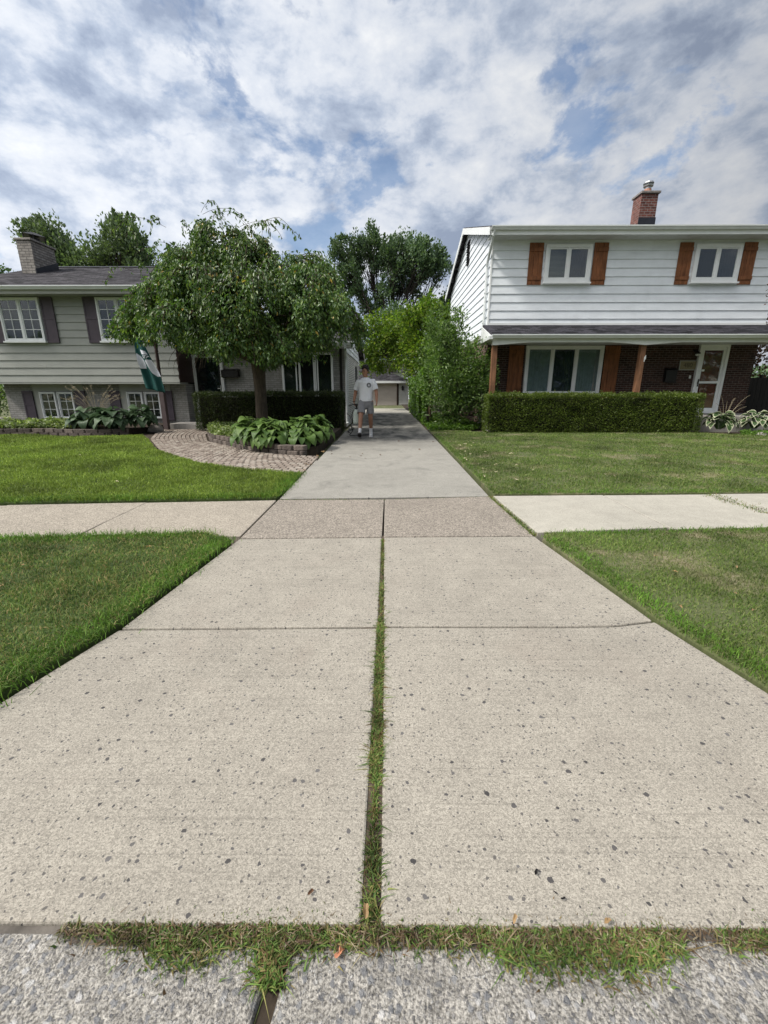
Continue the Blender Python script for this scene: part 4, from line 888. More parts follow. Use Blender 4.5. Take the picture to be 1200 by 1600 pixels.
# things fixed to the porch wall
p = empty('house_number_plaque', (9.89, 15.02, 1.98), 'small tan framed number plaque on dark brick beside the storm door', 'plaque')
b = MB(); b.box(9.63, 10.15, 15.005, 15.028, 1.86, 2.12); b.build('plate', M['plaque'], p)
b = MB(); b.box(9.61, 10.17, 14.998, 15.027, 1.84, 1.862); b.box(9.61, 10.17, 14.998, 15.027, 2.118, 2.14); b.box(9.61, 9.632, 14.998, 15.027, 1.863, 2.117); b.box(10.148, 10.17, 14.998, 15.027, 1.863, 2.117); b.build('rim', M['trim_grey'], p)
text_mesh('figures', '480', 0.20, M['plaque_t'], p, 9.89, 15.002, 1.93)
b = MB(); b.box(9.16, 9.52, 14.90, 15.028, 1.46, 1.84); b.prism([(9.15, 14.88, 1.84), (9.15, 15.026, 1.91), (9.15, 15.026, 1.84)], (.38, 0, 0)); b.box(9.18, 9.50, 14.86, 14.898, 1.44, 1.46)
tag(b.build('mailbox', M['black'], loc=(9.34, 15.0, 1.46), bevel=.008), 'black metal mailbox on the dark brick porch wall', 'mailbox')
b = MB(); b.box(10.00, 10.055, 15.0, 15.028, 1.58, 1.68); b.lathe([(.016, 0), (.014, .01)], (10.0275, 14.996, 1.62), 10)
tag(b.build('doorbell', M['trim'], loc=(10.03, 15.0, 1.6), bevel=.004), 'tiny white doorbell under the number plaque', 'doorbell')
p = empty('porch_lamp', (10.02, 14.95, 2.35), 'dark wall lamp with white glass above the number plaque', 'lamp')
b = MB(); b.lathe([(.06, 0), (.05, .03)], (10.02, 14.985, 2.42), 10); b.tube([(10.02, 15.02, 2.42), (10.02, 14.9, 2.45), (10.02, 14.84, 2.40)], .014, 6); b.lathe([(.09, .0), (.08, .03), (.03, .06)], (10.02, 14.84, 2.34), 12); b.build('bracket', M['black'], p)
b = MB(); b.ball((10.02, 14.84, 2.31), .06, .06, .045); b.build('glass_shade', M['trim'], p, smooth=True)
b = MB(); b.box(7.60, 7.625, 13.50, 13.519, 2.08, 2.20); b.box(7.575, 7.60, 13.50, 13.518, 2.02, 2.16)
tag(b.build('camera_tag', M['trim'], loc=(7.6, 13.5, 2.1), bevel=.004), 'small white tag fixed to the middle porch post', 'tag')

# things on the left house's entry
b = MB(); b.box(-7.0, -5.45, 13.98, 15.38, -.05, .17); tag(b.build('entry_step', M['slab'], loc=(-6.2, 14.6, 0), bevel=.015), 'low grey concrete step at the left house entry', 'step')
b = MB(); b.box(-5.62, -5.05, 15.20, 15.395, 1.62, 1.84); b.prism([(-5.64, 15.18, 1.84), (-5.64, 15.394, 1.90), (-5.64, 15.394, 1.84)], (.61, 0, 0))
tag(b.build('mailbox', M['black'], loc=(-5.33, 15.3, 1.62), bevel=.012), 'wide black mailbox on pale brick beside the left house entry door', 'mailbox')
p = empty('turned_post', (-7.0, 13.82, 0), 'dark brown turned post standing beside the entry step', 'post')
b = MB(); b.box(-7.075, -6.925, 13.745, 13.895, -.05, 1.32); b.prism([(-7.075, 13.745, 1.32), (-6.925, 13.745, 1.32), (-6.925, 13.895, 1.32), (-7.075, 13.895, 1.32)], (0, 0, .02)); b.build('base', M['postbase'], p, bevel=.01)
b = MB(); b.lathe([(.06, 1.34), (.045, 1.38), (.055, 1.42), (.04, 1.46), (.048, 1.9), (.050, 2.2), (.04, 2.3), (.055, 2.34), (.045, 2.38), (.062, 2.5), (.062, 3.0), (.03, 3.1)], (-7.0, 13.82, 0), 12); b.build('shaft', M['brownmetal'], p, smooth=True)
for k, (x, lab) in enumerate(((-4.72, 'dark round backed porch chair left of the weeping tree trunk'), (-3.60, 'dark round backed porch chair right of the weeping tree trunk'))):
    p = empty('porch_chair', (x, 14.75, 0), lab, 'chair', 'porch chairs behind the left hedge')
    b = MB(); arc = [(x - .30, 14.95, .45)] + [(x - .30 * math.cos(math.pi * i / 12), 14.98, .86 + .30 * math.sin(math.pi * i / 12)) for i in range(13)] + [(x + .30, 14.95, .45)]
    b.tube(arc, .018, 8); b.build('back_frame', M['black'], p, smooth=True)
    b = MB(); b.prism([(q[0] * .96 + x * .04, q[1], q[2] - .01) for q in arc], (0, .012, 0)); b.build('backrest', M['chair'], p)
    b = MB(); b.box(x - .28, x + .28, 14.45, 14.95, .42, .45); b.build('seat', M['chair'], p, bevel=.01)
    for sx in (-.26, .26):
        for sy in (14.48, 14.93): b = MB(); b.tube([(x + sx, sy, .42), (x + sx, sy, -.02)], .014, 8); b.build('leg', M['black'], p)

# ------------------------------------------------------------------ trees and plants
def bez(a, b, bend, n=6):
    a, b = np.array(a, float), np.array(b, float); m = (a + b) / 2 + np.array(bend); t = np.linspace(0, 1, n)[:, None]
    return (1 - t) ** 2 * a + 2 * t * (1 - t) * m + t ** 2 * b
def tree(name, label, cat, base, fork_z, tr, lobes, ncl, per, clr, leaf, leafmat, bark, seed, limbs=6, stretch=(1, 1, 1), group=None, shell=0.5, tilt=(0, 0, 0), droop=0.0, upright=0.4, sprigs=0, twig=0.03):
    r = np.random.default_rng(seed); base = np.array(base, float)
    T = empty(name, tuple(base), label, cat, group)
    vol = np.array([l[3] * l[4] * l[5] for l in lobes]); which = r.choice(len(lobes), ncl, p=vol / vol.sum())
    d = unit(r.normal(size=(ncl, 3))) * (r.uniform(0, 1, (ncl, 1)) ** shell)
    Lb = np.array(lobes); C = Lb[which, :3] + d * Lb[which, 3:6]; C = C[C[:, 2] > fork_z * 0.6]; ncl = len(C)
    fork = base + np.array([tilt[0] * fork_z, tilt[1] * fork_z, fork_z])
    mb = MB(); tp = bez(base - np.array([0, 0, .1]), fork, (r.normal(0, .05) * fork_z * .3, 0, 0), 7)
    flare = [1.35, 1.1, 1.0, .95, .9, .86, .8]; mb.tube(tp, [tr * k for k in flare], 10)
    idx = [int(r.integers(ncl))]
    for _ in range(limbs - 1):
        dd = np.min(np.linalg.norm(C[:, None] - C[idx][None], axis=2), axis=1); idx.append(int(np.argmax(dd)))
    ends = fork + (C[idx] - fork) * 0.72
    for e_ in ends:
        le_ = np.linalg.norm(e_ - fork); p = bez(fork - np.array([0, 0, tr]), e_, (r.normal() * .09 * le_, r.normal() * .09 * le_, 0.10 * le_), 7); mb.tube(p, np.linspace(tr * .50, tr * .14, 7), 7)
    for c in C:
        k = int(np.argmin(np.linalg.norm(ends - c, axis=1))); t = r.uniform(.62, 1); s_ = fork + (ends[k] - fork) * t + np.array([0, 0, 0.06 * (1 - t)])
        ln_ = np.linalg.norm(c - s_); mb.tube(bez(s_, c, (r.normal() * .14 * ln_, r.normal() * .14 * ln_, r.normal() * .12 * ln_), 5), np.linspace(twig, twig * .3, 5), 5)
    mb.build('trunk', bark, T, smooth=True)
    n = ncl * per; ci_ = np.repeat(np.arange(ncl), per); sc = clr * r.uniform(.6, 1.35, ncl)[ci_][:, None]
    o = r.normal(size=(n, 3)) * .5; o = o / np.maximum(1, np.linalg.norm(o, axis=1, keepdims=True) / .95) * sc * np.array(stretch); P = C[ci_] + o
    ctr = Lb[:, :3].mean(0); out = unit(P - ctr)
    D = unit(out * .5 + o / (np.linalg.norm(o, axis=1, keepdims=True) + 1e-6) * .6 + r.normal(size=(n, 3)) * .5 + np.array([tilt[0], 0, upright - droop]))
    if sprigs:    # leafy shoots that stand clear of the outline
        top = C[np.argsort(-((C - ctr) @ np.array([0.15, 0, 1])))[:sprigs * 2]]; top = top[r.choice(len(top), sprigs, replace=False)]; ps, ds = [], []
        for c in top:
            dd = unit((c - ctr + np.array([0, 0, 1.2]) + r.normal(0, .4, 3))[None])[0]; ln = clr * r.uniform(.9, 1.9)
            for t in np.linspace(.0, .9, 50): ps.append(c + dd * ln * t + r.normal(0, .14 * clr * (1.02 - t), 3)); ds.append(dd * .6 + r.normal(0, .5, 3))
        P = np.concatenate([P, ps]); D = np.concatenate([D, ds])
    n = len(P); me = leafmesh('crown', P, D, leaf[0] * r.uniform(.6, 1.3, n), leaf[1] * r.uniform(.6, 1.3, n), r)
    link('crown', me, leafmat, T); return T

# weeping tree in the bed on the left: layered umbrellas of hanging twigs
def weeping():
    r = np.random.default_rng(21); base = np.array([-3.42, 11.9, 0.0])
    T = empty('weeping_tree', tuple(base), 'large weeping tree with green hanging leaves in the bed beside the driveway', 'tree')
    fork = base + np.array([0.02, 0, 2.05]); mb = MB()
    mb.tube(bez(base - [0, 0, .1], fork, (.04, 0, 0), 9), [.21, .175, .16, .155, .15, .15, .16, .175, .19], 14)
    # umbrellas: centre x,y,z of the arch top, radius x,y, drop
    um = [(-4.05, 11.9, 5.05, 1.0, 1.1, 1.0, 120), (-4.75, 11.8, 4.60, .95, 1.1, 1.0, 110), (-3.3, 11.8, 4.75, 1.05, 1.2, 1.0, 120), (-2.55, 11.8, 4.50, 1.15, 1.2, 1.0, 130), (-5.35, 11.6, 3.85, 1.0, 1.2, 1.1, 130), (-4.3, 11.1, 4.0, 1.3, 1.0, 1.0, 150),
          (-3.0, 10.9, 3.85, 1.2, 1.0, 1.0, 140), (-1.75, 11.5, 4.00, 1.1, 1.3, .9, 150), (-5.70, 11.2, 3.30, .95, 1.0, .85, 120), (-4.5, 10.6, 3.15, 1.1, .8, .75, 120), (-3.3, 10.7, 2.95, 1.1, .8, .7, 110), (-2.2, 10.6, 3.10, 1.1, .8, .7, 120), (-1.30, 11.0, 3.30, .85, 1.0, .7, 120), (-3.7, 11.4, 2.75, 1.7, 1.2, .9, 170), (-3.6, 12.5, 4.2, 2.0, 1.0, 1.4, 150), (-2.0, 12.6, 3.4, 1.3, .9, 1.0, 80), (-5.0, 12.7, 3.5, 1.2, .8, 1.1, 80)]
    P, D = [], []
    for ux, uy, uz, rx, ry, dr, n in um:
        top = np.array([ux, uy, uz - .25]); mb.tube(bez(fork - [0, 0, .15], top, ((ux - fork[0]) * .25, 0, .25 * (uz - 2.4)), 9), np.linspace(.085, .022, 9), 7)
        ns = max(6, n // 13); sa = r.uniform(0, 2 * np.pi, ns); sk = r.uniform(.08, 1, ns) ** .5; sz = r.normal(0, .16, ns)
        for q_ in range(n):
            a = sa[q_ % ns] + r.normal(0, .16); k = float(np.clip(sk[q_ % ns] + r.normal(0, .07), .03, 1.1)); out = np.array([math.cos(a) * rx, math.sin(a) * ry, 0]) * k
            s_ = top + out * .25; ln = dr * r.uniform(.55, 1.2); e_ = np.array([ux, uy, uz]) + out + np.array([0, 0, -.15 - .45 * k * k - ln * .15 + sz[q_ % ns]])
            bb = bez(s_, e_, (out[0] * .15, out[1] * .15, .30 * (1 - .3 * k) + .1), 7); tip = e_ + out * .10 + np.array([.05 * r.normal(), .05 * r.normal(), -ln * .58]); hang = bez(e_, tip, (out[0] * .10, out[1] * .10, .05), 8)
            if r.uniform() < .45: mb.tube(np.concatenate([bb, hang[1:6]]), np.linspace(.010, .003, 12), 4)
            for seg, cnt in ((bb[2:], 14), (hang, 27)):
                t = r.uniform(0, len(seg) - 1.01, cnt); i = t.astype(int); f = (t - i)[:, None]; q = seg[i] * (1 - f) + seg[i + 1] * f
                q = q + r.normal(0, .06, q.shape); dd = (seg[-1] - seg[0]) / (np.linalg.norm(seg[-1] - seg[0]) + 1e-6)
                P.append(q); D.append(dd * .25 + np.array([0, 0, -.68]) + r.normal(0, .48, q.shape) + unit(out[None] + 1e-6) * .25)
    # long loose shoots over the top
    for _ in range(34):
        a = r.uniform(0, 2 * np.pi); s_ = np.array([-4.0 + 1.8 * r.normal() * .7, 11.7 + .6 * r.normal(), 0]); s_[2] = 4.98 - .20 * (s_[0] + 4.1) ** 2 - .1 * abs(s_[0] + 4.1)
        if s_[2] < 3.6: continue
        e_ = s_ + np.array([r.normal() * .35 + .12, r.normal() * .2, r.uniform(.05, .26)]); h_ = e_ + np.array([(e_[0] - s_[0]) * .6, 0, -.35]); seg = np.concatenate([bez(s_, e_, (0, 0, .12), 6), bez(e_, h_, (.05, 0, .05), 5)[1:]])
        mb.tube(seg, .004, 4); t = r.uniform(1, len(seg) - 1.01, 20); i = t.astype(int); f = (t - i)[:, None]; q = seg[i] * (1 - f) + seg[i + 1] * f
        P.append(q + r.normal(0, .02, q.shape)); D.append(np.array([.1, 0, -.7]) + r.normal(0, .45, q.shape))
    mb.build('trunk', M['bark'], T, smooth=True)
    P = np.concatenate(P); D = np.concatenate(D); k = P[:, 1] < 14.0; k &= P[:, 2] > np.minimum(1.72 + .26 * np.abs(P[:, 0] + 3.2), 2.4) + r.normal(0, .06, len(P)); P, D = P[k], D[k]; n = len(P)
    me = leafmesh('crown', P, D, .098 * r.uniform(.55, 1.3, n), .0215 * r.uniform(.7, 1.35, n), r, .3, .2, nrm=np.array([0, -.3, .4])); link('crown', me, M['lf_weep'], T)
weeping()

def hedge(name, label, x0, x1, y0, y1, z1, leafmat, dens, leaf, seed, cat='hedge', wob=.05, z0=.02, cap=1.0):
    r = np.random.default_rng(seed); T = empty(name, ((x0 + x1) / 2, (y0 + y1) / 2, 0), label, cat)
    # twiggy heart that keeps light from passing straight through
    mb = MB(); ins = .12; nx, nz = int((x1 - x0) / .12) + 2, 8; mb.box(x0 + ins, x1 - ins, y0 + ins, y1 - ins, .08, z1 - ins)
    for _ in range(int((x1 - x0) * 4)): px_ = r.uniform(x0 + .2, x1 - .2); mb.tube([(px_, lerp(y0, y1, .4), -.05), (px_ + r.normal() * .05, lerp(y0, y1, .3), .3)], .012, 5)
    mb.build('stems', M['core'], T)
    Ps, Ns = [], []
    def face(n, f, nrm): u, v = r.uniform(0, 1, n), r.uniform(0, 1, n); Ps.append(f(u, v)); Ns.append(np.tile(nrm, (n, 1)))
    A = lambda a: int(a * dens)
    face(A((x1 - x0) * z1), lambda u, v: np.stack([lerp(x0, x1, u), np.full_like(u, y0), lerp(z0, z1, v)], 1), np.array([0, -1., .15]))
    face(A((x1 - x0) * (y1 - y0) * 1.25), lambda u, v: np.stack([lerp(x0, x1, u), lerp(y0, y1, v), np.full_like(u, z1)], 1), np.array([0, 0, 1.]))
    for xx, s_ in ((x0, -1.), (x1, 1.)): face(A((y1 - y0) * z1), lambda u, v: np.stack([np.full_like(u, xx), lerp(y0, y1, u), lerp(z0, z1, v)], 1), np.array([s_, 0, .15]))
    face(A((x1 - x0) * z1 * .3), lambda u, v: np.stack([lerp(x0, x1, u), np.full_like(u, y1), lerp(z0, z1, v)], 1), np.array([0, 1., .15]))
    P, Nn = np.concatenate(Ps), np.concatenate(Ns); n = len(P)
    w = np.array([noise.noise(Vector(p * 2.6)) + .5 * noise.noise(Vector(p * 7)) for p in P])[:, None]
    # rounded shoulders
    dz = np.clip(1 - (z1 - P[:, 2]) / .12, 0, 1)[:, None]; P = P + Nn * (w * wob - np.abs(r.normal(0, .035, (n, 1)))); P[:, 2] -= (np.abs(P[:, 1] - (y0 + y1) / 2) > (y1 - y0) / 2 - .08) * dz[:, 0] * r.uniform(0, .07, n)
    D = unit(Nn * .7 + r.normal(size=(n, 3)) * .6 + np.array([0, 0, .45])); P[:, 2] = np.maximum(P[:, 2], .01)
    ex = int((x1 - x0) * 26 * cap); sx = r.uniform(x0, x1, ex); sy = r.uniform(y0, y1, ex)      # stray shoots over the clipped top
    Q = np.repeat(np.stack([sx, sy, np.full(ex, z1)], 1), 7, 0); tt = np.tile(np.linspace(0, 1, 7), ex) * np.repeat(r.uniform(.02, .085, ex), 7); Q[:, 2] += tt; Q += r.normal(0, .008, Q.shape)
    P = np.concatenate([P, Q]); D = np.concatenate([D, r.normal(size=Q.shape) * .6 + np.array([0, 0, .5])]); n = len(P)
    link('leaves', leafmesh('leaves', P, D, leaf[0] * r.uniform(.6, 1.3, n), leaf[1] * r.uniform(.7, 1.3, n), r, .2, .1), leafmat, T); return T
hedge('clipped_hedge', 'long clipped boxwood hedge before the brick porch of the white house', 2.88, 9.05, 12.72, 13.36, 1.10, M['lf_hedge'], 3000, (.042, .0125), 31)
hedge('clipped_hedge', 'dark clipped yew hedge left of the weeping tree trunk', -5.80, -3.95, 13.25, 14.0, 1.12, M['lf_yew'], 2600, (.05, .010), 32)
hedge('clipped_hedge', 'dark clipped yew hedge right of the weeping tree trunk', -3.80, -1.36, 13.3, 14.15, 1.14, M['lf_yew'], 2600, (.05, .010), 33)

# hostas: broad ribbed leaves on arching stalks
def hosta(name, label, c, rad, n, L, mats, seed, group, h=.35, variegated=False):
    r = np.random.default_rng(seed); V, F, UV, k = [], [], [], 0; NS, NW = 7, 4; stalks = MB()
    T = empty(name, (c[0], c[1], c[2]), label, 'hosta', group)
    prof = [.22, .82, 1.0, .99, .87, .64, .34, .0]
    for i in range(n):
        a = r.uniform(0, 2 * np.pi); q = (i + .5) / n; rr = rad * (q ** .55) * r.uniform(.75, 1.0); out = np.array([math.cos(a), math.sin(a), 0])
        root = np.array(c) + out * rad * .1; z_ = c[2] + h * (1.15 - .75 * q) * r.uniform(.8, 1.15); st = np.array(c) + out * rr * .75; st[2] = max(z_, c[2] + .05)
        ln = L * r.uniform(.75, 1.2); wd = ln * r.uniform(.38, .46); dip = .10 + .85 * q + r.normal(0, .15)
        stalks.tube(bez(root, st, out * .02 + np.array([0, 0, .12]), 5), .006, 4)
        side = np.array([-out[1], out[0], 0]) + np.array([0, 0, r.normal(0, .25)]); side /= np.linalg.norm(side)
        for s_ in range(NS + 1):
            t = s_ / NS; ang = -dip * .35 + dip * 1.5 * t; p = st + out * ln * t * math.cos(min(1.2, dip * t)) + np.array([0, 0, -ln * t * math.sin(min(1.3, dip * t)) + .10 * ln * math.sin(math.pi * t)])
            for w_ in range(NW + 1):
                u = w_ / NW * 2 - 1; V.append(p + side * wd * prof[s_] * u + np.array([0, 0, .22 * wd * abs(u) * prof[s_]])); UV.append((abs(u) * prof[s_] ** .15 if s_ < NS - 1 else 1.0, t))
        for s_ in range(NS):
            for w_ in range(NW): b0 = k + s_ * (NW + 1) + w_; F.append((b0, b0 + 1, b0 + NW + 2, b0 + NW + 1))
        k += (NS + 1) * (NW + 1)
    stalks.build('stalks', mats, T); V = np.array(V); V[:, 2] = np.maximum(V[:, 2], .012)
    link('leaves', npmesh('leaves', V, [np.array(F)], True, np.array(UV)), mats, T); return T
def hosta_mat(name, cols, edge=None):
    m = Mat(name); g = m.n('ShaderNodeNewGeometry'); n = len(cols); a = m.ramp(g.outputs['Random Per Island'], [(i / (n - 1), c) for i, c in enumerate(cols)])
    uv = m.n('ShaderNodeUVMap'); s3 = m.n('ShaderNodeSeparateXYZ'); m.l(uv.outputs[0], s3.inputs[0])
    ribs = m.math('SINE', m.math('MULTIPLY', s3.outputs[0], 26.0))
    if edge: a = m.mix(m.ramp(s3.outputs[0], [(0.62, 0), (0.72, 1)]), a, edge)
    m.col(a); m.rough(.45); m.spec(.4); m.bump(ribs, .25, .006)
    t = m.n('ShaderNodeBsdfTranslucent'); m.l(a, t.inputs[0]); mx = m.n('ShaderNodeMixShader'); mx.inputs[0].default_value = .28
    m.l(m.b.outputs[0], mx.inputs[1]); m.l(t.outputs[0], mx.inputs[2]); m.l(mx.outputs[0], m.o.inputs[0]); return m.m
M['hosta'] = hosta_mat('hosta_green', [(.070, .135, .030), (.105, .185, .040), (.145, .235, .055)])
M['hosta_d'] = hosta_mat('hosta_blue_green', [(.040, .078, .036), (.060, .105, .048), (.090, .145, .070)])
M['hosta_v'] = hosta_mat('hosta_variegated', [(.040, .085, .025), (.065, .12, .035)], (.50, .52, .36))
for i, (x, y, rad, n, lab) in enumerate(((-2.98, 9.55, .52, 80, 'broad leaved hosta beside the pale ground cover under the weeping tree'), (-2.45, 9.1, .66, 130, 'broad leaved hosta left of the largest one in the clump by the driveway'), (-1.90, 9.25, .72, 160, 'largest broad leaved hosta in the middle of the clump by the driveway'), (-1.72, 10.25, .52, 95, 'broad leaved hosta at the rear of the clump nearest the dark hedge'))):
    hosta('hosta_plant', lab, (x, y, .10), rad, int(n * 1.25), .22, M['hosta'], 40 + i, 'hostas beside the driveway', .42)
for i, (x, y, rad, n, lab) in enumerate(((-8.55, 12.55, .55, 70, 'dark hosta at the left under the split level windows'), (-7.75, 12.35, .55, 70, 'dark hosta under the right lower window near the flag'), (-7.15, 12.75, .40, 45, 'small dark hosta beside the boulder and brick path'))):
    hosta('hosta_plant', lab, (x, y, .16), rad, n, .30, M['hosta_d'], 50 + i, 'dark hostas under the left windows', .45)
for i, (x, y, rad, n, lab) in enumerate(((9.62, 12.75, .50, 80, 'white edged hosta at the right end of the clipped hedge'), (10.85, 13.0, .50, 60, 'white edged hosta at the right edge by the porch step'))):
    hosta('hosta_plant', lab, (x, y, .12), rad, n, .22, M['hosta_v'], 60 + i, 'white edged hostas by the porch', .38, True)

def cover(name, poly, z, dens, leaf, mat, label, hmax, seed, cat='ground cover'):
    r = np.random.default_rng(seed); P2 = scatter(poly, dens, r); n = len(P2)
    hz = np.array([.6 + .55 * noise.noise(Vector((p[0] * 3, p[1] * 3, seed))) for p in P2]) * hmax * r.uniform(.35, 1.1, n)
    P = np.column_stack([P2, z + np.maximum(hz, .01)]); D = r.normal(size=(n, 3)) * np.array([1, 1, .35]) + np.array([0, -.1, .12])
    return tag(link(name, leafmesh(name, P, D, leaf[0] * r.uniform(.6, 1.3, n), leaf[1] * r.uniform(.7, 1.3, n), r, .2, .15), mat), label, cat, kind='stuff')
bed_r = [(-5.05, 12.3), (-4.36, 10.75), (-2.86, 9.12), (-2.02, 8.55), (-1.45, 8.9), (-1.40, 13.3), (-5.3, 13.5)]
bed_l = [(-15, 11.55), (-11.2, 11.95), (-9.6, 12.20), (-8.4, 11.95), (-7.3, 12.2), (-7.15, 14.7), (-15, 14.7)]
b = MB(); slab(b, bed_r, .10, -.09); struct(b.build('planting_bed', M['soil'])); b = MB(); slab(b, bed_l, .14, -.09); struct(b.build('planting_bed', M['soil']))
cover('ground_cover', [(-5.02, 12.2), (-4.36, 10.75), (-2.80, 9.15), (-2.5, 9.6), (-2.6, 12.2), (-4, 12.9)], .10, 2600, (.065, .024), M['lf_cover'], 'pale variegated ground cover filling the bed under the weeping tree', .30, 71)
cover('ground_cover', [(-15, 11.65), (-11.2, 12.05), (-9.6, 12.25), (-8.75, 12.1), (-8.7, 13.6), (-15, 13.6)], .14, 1300, (.085, .034), M['lf_cover'], 'pale variegated ground cover in the bed under the left house windows', .26, 72)
cover('ground_cover', [(9.9, 12.2), (10.5, 11.9), (13, 11.7), (13, 12.9), (10.2, 12.7)], .0, 1800, (.05, .018), M['lf_sedum'], 'bright green low ground cover at the right lawn edge', .14, 73)
cover('ground_cover', [(1.30, 13.3), (2.5, 13.4), (3.0, 14.2), (3.1, 19), (1.3, 22)], -.02, 900, (.075, .035), M['lf_ivy'], 'green ivy spreading over the ground beside the driveway', .22, 74)
# low walls of split blocks
def blockwall(name, line, label, courses, bw=.26, bh=.10, depth=.16, z0=-.02):
    cv = curve(line, 400); s = np.concatenate([[0], np.cumsum(np.linalg.norm(np.diff(cv, axis=0), axis=1))]); mb = MB()
    for c in range(courses):
        q = (c % 2) * bw * .5 - bw * .5
        while q < s[-1]:
            a0, a1 = max(q, 0), min(q + bw - .012, s[-1]); q += bw
            if a1 - a0 < .05: continue
            p0 = np.array([np.interp(a0, s, cv[:, 0]), np.interp(a0, s, cv[:, 1])]); p1 = np.array([np.interp(a1, s, cv[:, 0]), np.interp(a1, s, cv[:, 1])])
            d = (p1 - p0) / np.linalg.norm(p1 - p0); nn = np.array([-d[1], d[0]]); j = random.uniform(-.008, .008); ch_ = .03; o_ = nn * (.02 * c + j)
            pts = [p0 + d * ch_ + o_, p1 - d * ch_ + o_, p1 + nn * ch_ + o_, p1 + nn * depth + o_, p0 + nn * depth + o_, p0 + nn * ch_ + o_]
            mb.prism([(p[0], p[1], z0 + c * bh) for p in pts], (0, 0, bh - .006 + random.uniform(-.004, .004)))
    return tag(mb.build(name, M['block'], loc=(float(cv[200, 0]), float(cv[200, 1]), 0), bevel=.012), label, 'wall')
blockwall('block_edging', [(-5.10, 12.3), (-4.38, 10.68), (-2.88, 9.06), (-2.05, 8.46), (-1.62, 8.36)], 'curved low brown block wall edging the bed beside the driveway', 2)
blockwall('block_edging', [(-15, 11.50), (-11.2, 11.85), (-9.7, 12.12), (-8.5, 11.82), (-7.9, 11.88), (-7.25, 12.15)], 'wavy low brown block wall under the left house windows', 2, .34)
def rock(name, c, rx, ry, rz, label, seed):
    r = np.random.default_rng(seed); bm = bmesh.new(); bmesh.ops.create_icosphere(bm, subdivisions=3, radius=1)
    for v in bm.verts: k = 1 + .25 * noise.noise(v.co * 1.3 + Vector((seed, 0, 0))); v.co = Vector((v.co.x * rx * k, v.co.y * ry * k, max(-.3, v.co.z) * rz * k))
    me = bpy.data.meshes.new(name); bm.to_mesh(me); bm.free(); me.polygons.foreach_set('use_smooth', [True] * len(me.polygons))
    me.transform(Matrix.Translation(c)); return tag(link(name, me, M['stone'], loc=c), label, 'stone')
rock('boulder', (-6.98, 13.1, .05), .25, .2, .18, 'smooth grey boulder beside the brick path and dark hosta', 3); rock('boulder', (-11.75, 13.2, .22), .22, .16, .20, 'pale boulder under the left lower window', 5); rock('boulder', (10.35, 12.1, .0), .18, .12, .09, 'flat pale stone at the right lawn edge', 8)
# tall dry grass in the left bed
def stalks(name, c, n, h, label, seed, mat, spread=.8, head=True, lean=0.35):
    r = np.random.default_rng(seed); mb = MB()
    for _ in range(n):
        a = r.uniform(-1, 1); p = bez(c, (c[0] + a * spread, c[1] + r.normal() * .15, c[2] + h * r.uniform(.65, 1.05)), (-a * .15 * spread, 0, .3 * h), 8); mb.tube(p, np.linspace(.006, .0025, 8), 4)
        if head:
            for t in range(12): q = p[-1] + (p[-2] - p[-1]) * t * .10; mb.tube([q, q + np.array([r.normal() * .03, r.normal() * .02, r.uniform(-.04, .04)])], [.004, .002], 4)
    return tag(mb.build(name, mat, loc=c), label, 'plant')
stalks('dry_grass_clump', (-8.75, 13.2, .14), 30, 1.20, 'tall dry tan grass stems before the painted brick', 81, M['straw'], .85); stalks('dry_plant', (10.0, 13.1, .1), 9, .95, 'thin dry stems over the white edged hosta', 82, M['straw'], .55, False)

# shrub, ivy fence and side yard
tree('tall_shrub', 'tall loose leafy shrub between driveway and white house', 'shrub', (2.25, 14.6, 0), .45, .05, [(2.05, 14.5, 1.5, .95, 1.0, 1.45), (1.85, 14.7, 2.7, .75, .9, .9), (2.35, 14.2, .9, 1.05, .6, .9), (2.75, 14.4, 1.7, .65, .6, .9)], 210, 62, .36, (.095, .026), M['lf_shrub'], M['bark_d'], 91, limbs=14, upright=.5, sprigs=60, twig=.012, shell=.42)
tree('side_shrub', 'dark leafy shrub behind the tall loose shrub by the gable wall', 'shrub', (2.35, 17.6, 0), .6, .06, [(2.2, 17.4, 1.9, .85, 1.6, 1.7)], 90, 60, .42, (.10, .034), M['lf_shrub'], M['bark_d'], 92, limbs=8, upright=.3, twig=.012)
b = MB()
F_ = empty('wooden_fence', (1.62, 19.5, 0), 'weathered wooden board fence half buried in ivy beside the driveway', 'fence')
for i in range(44): yy_ = 16.4 + i * .16; b.box(1.60, 1.625 + .002 * (i % 3), yy_, yy_ + .14, -.05, 1.42 + .05 * math.sin(i * 1.7))
b.build('board_panel', M['oldwood'], F_)
for yy_ in (16.35, 18.6, 20.9, 23.4): b = MB(); b.box(1.50, 1.598, yy_, yy_ + .10, -.05, 1.6); b.build('post', M['oldwood'], F_, bevel=.008)
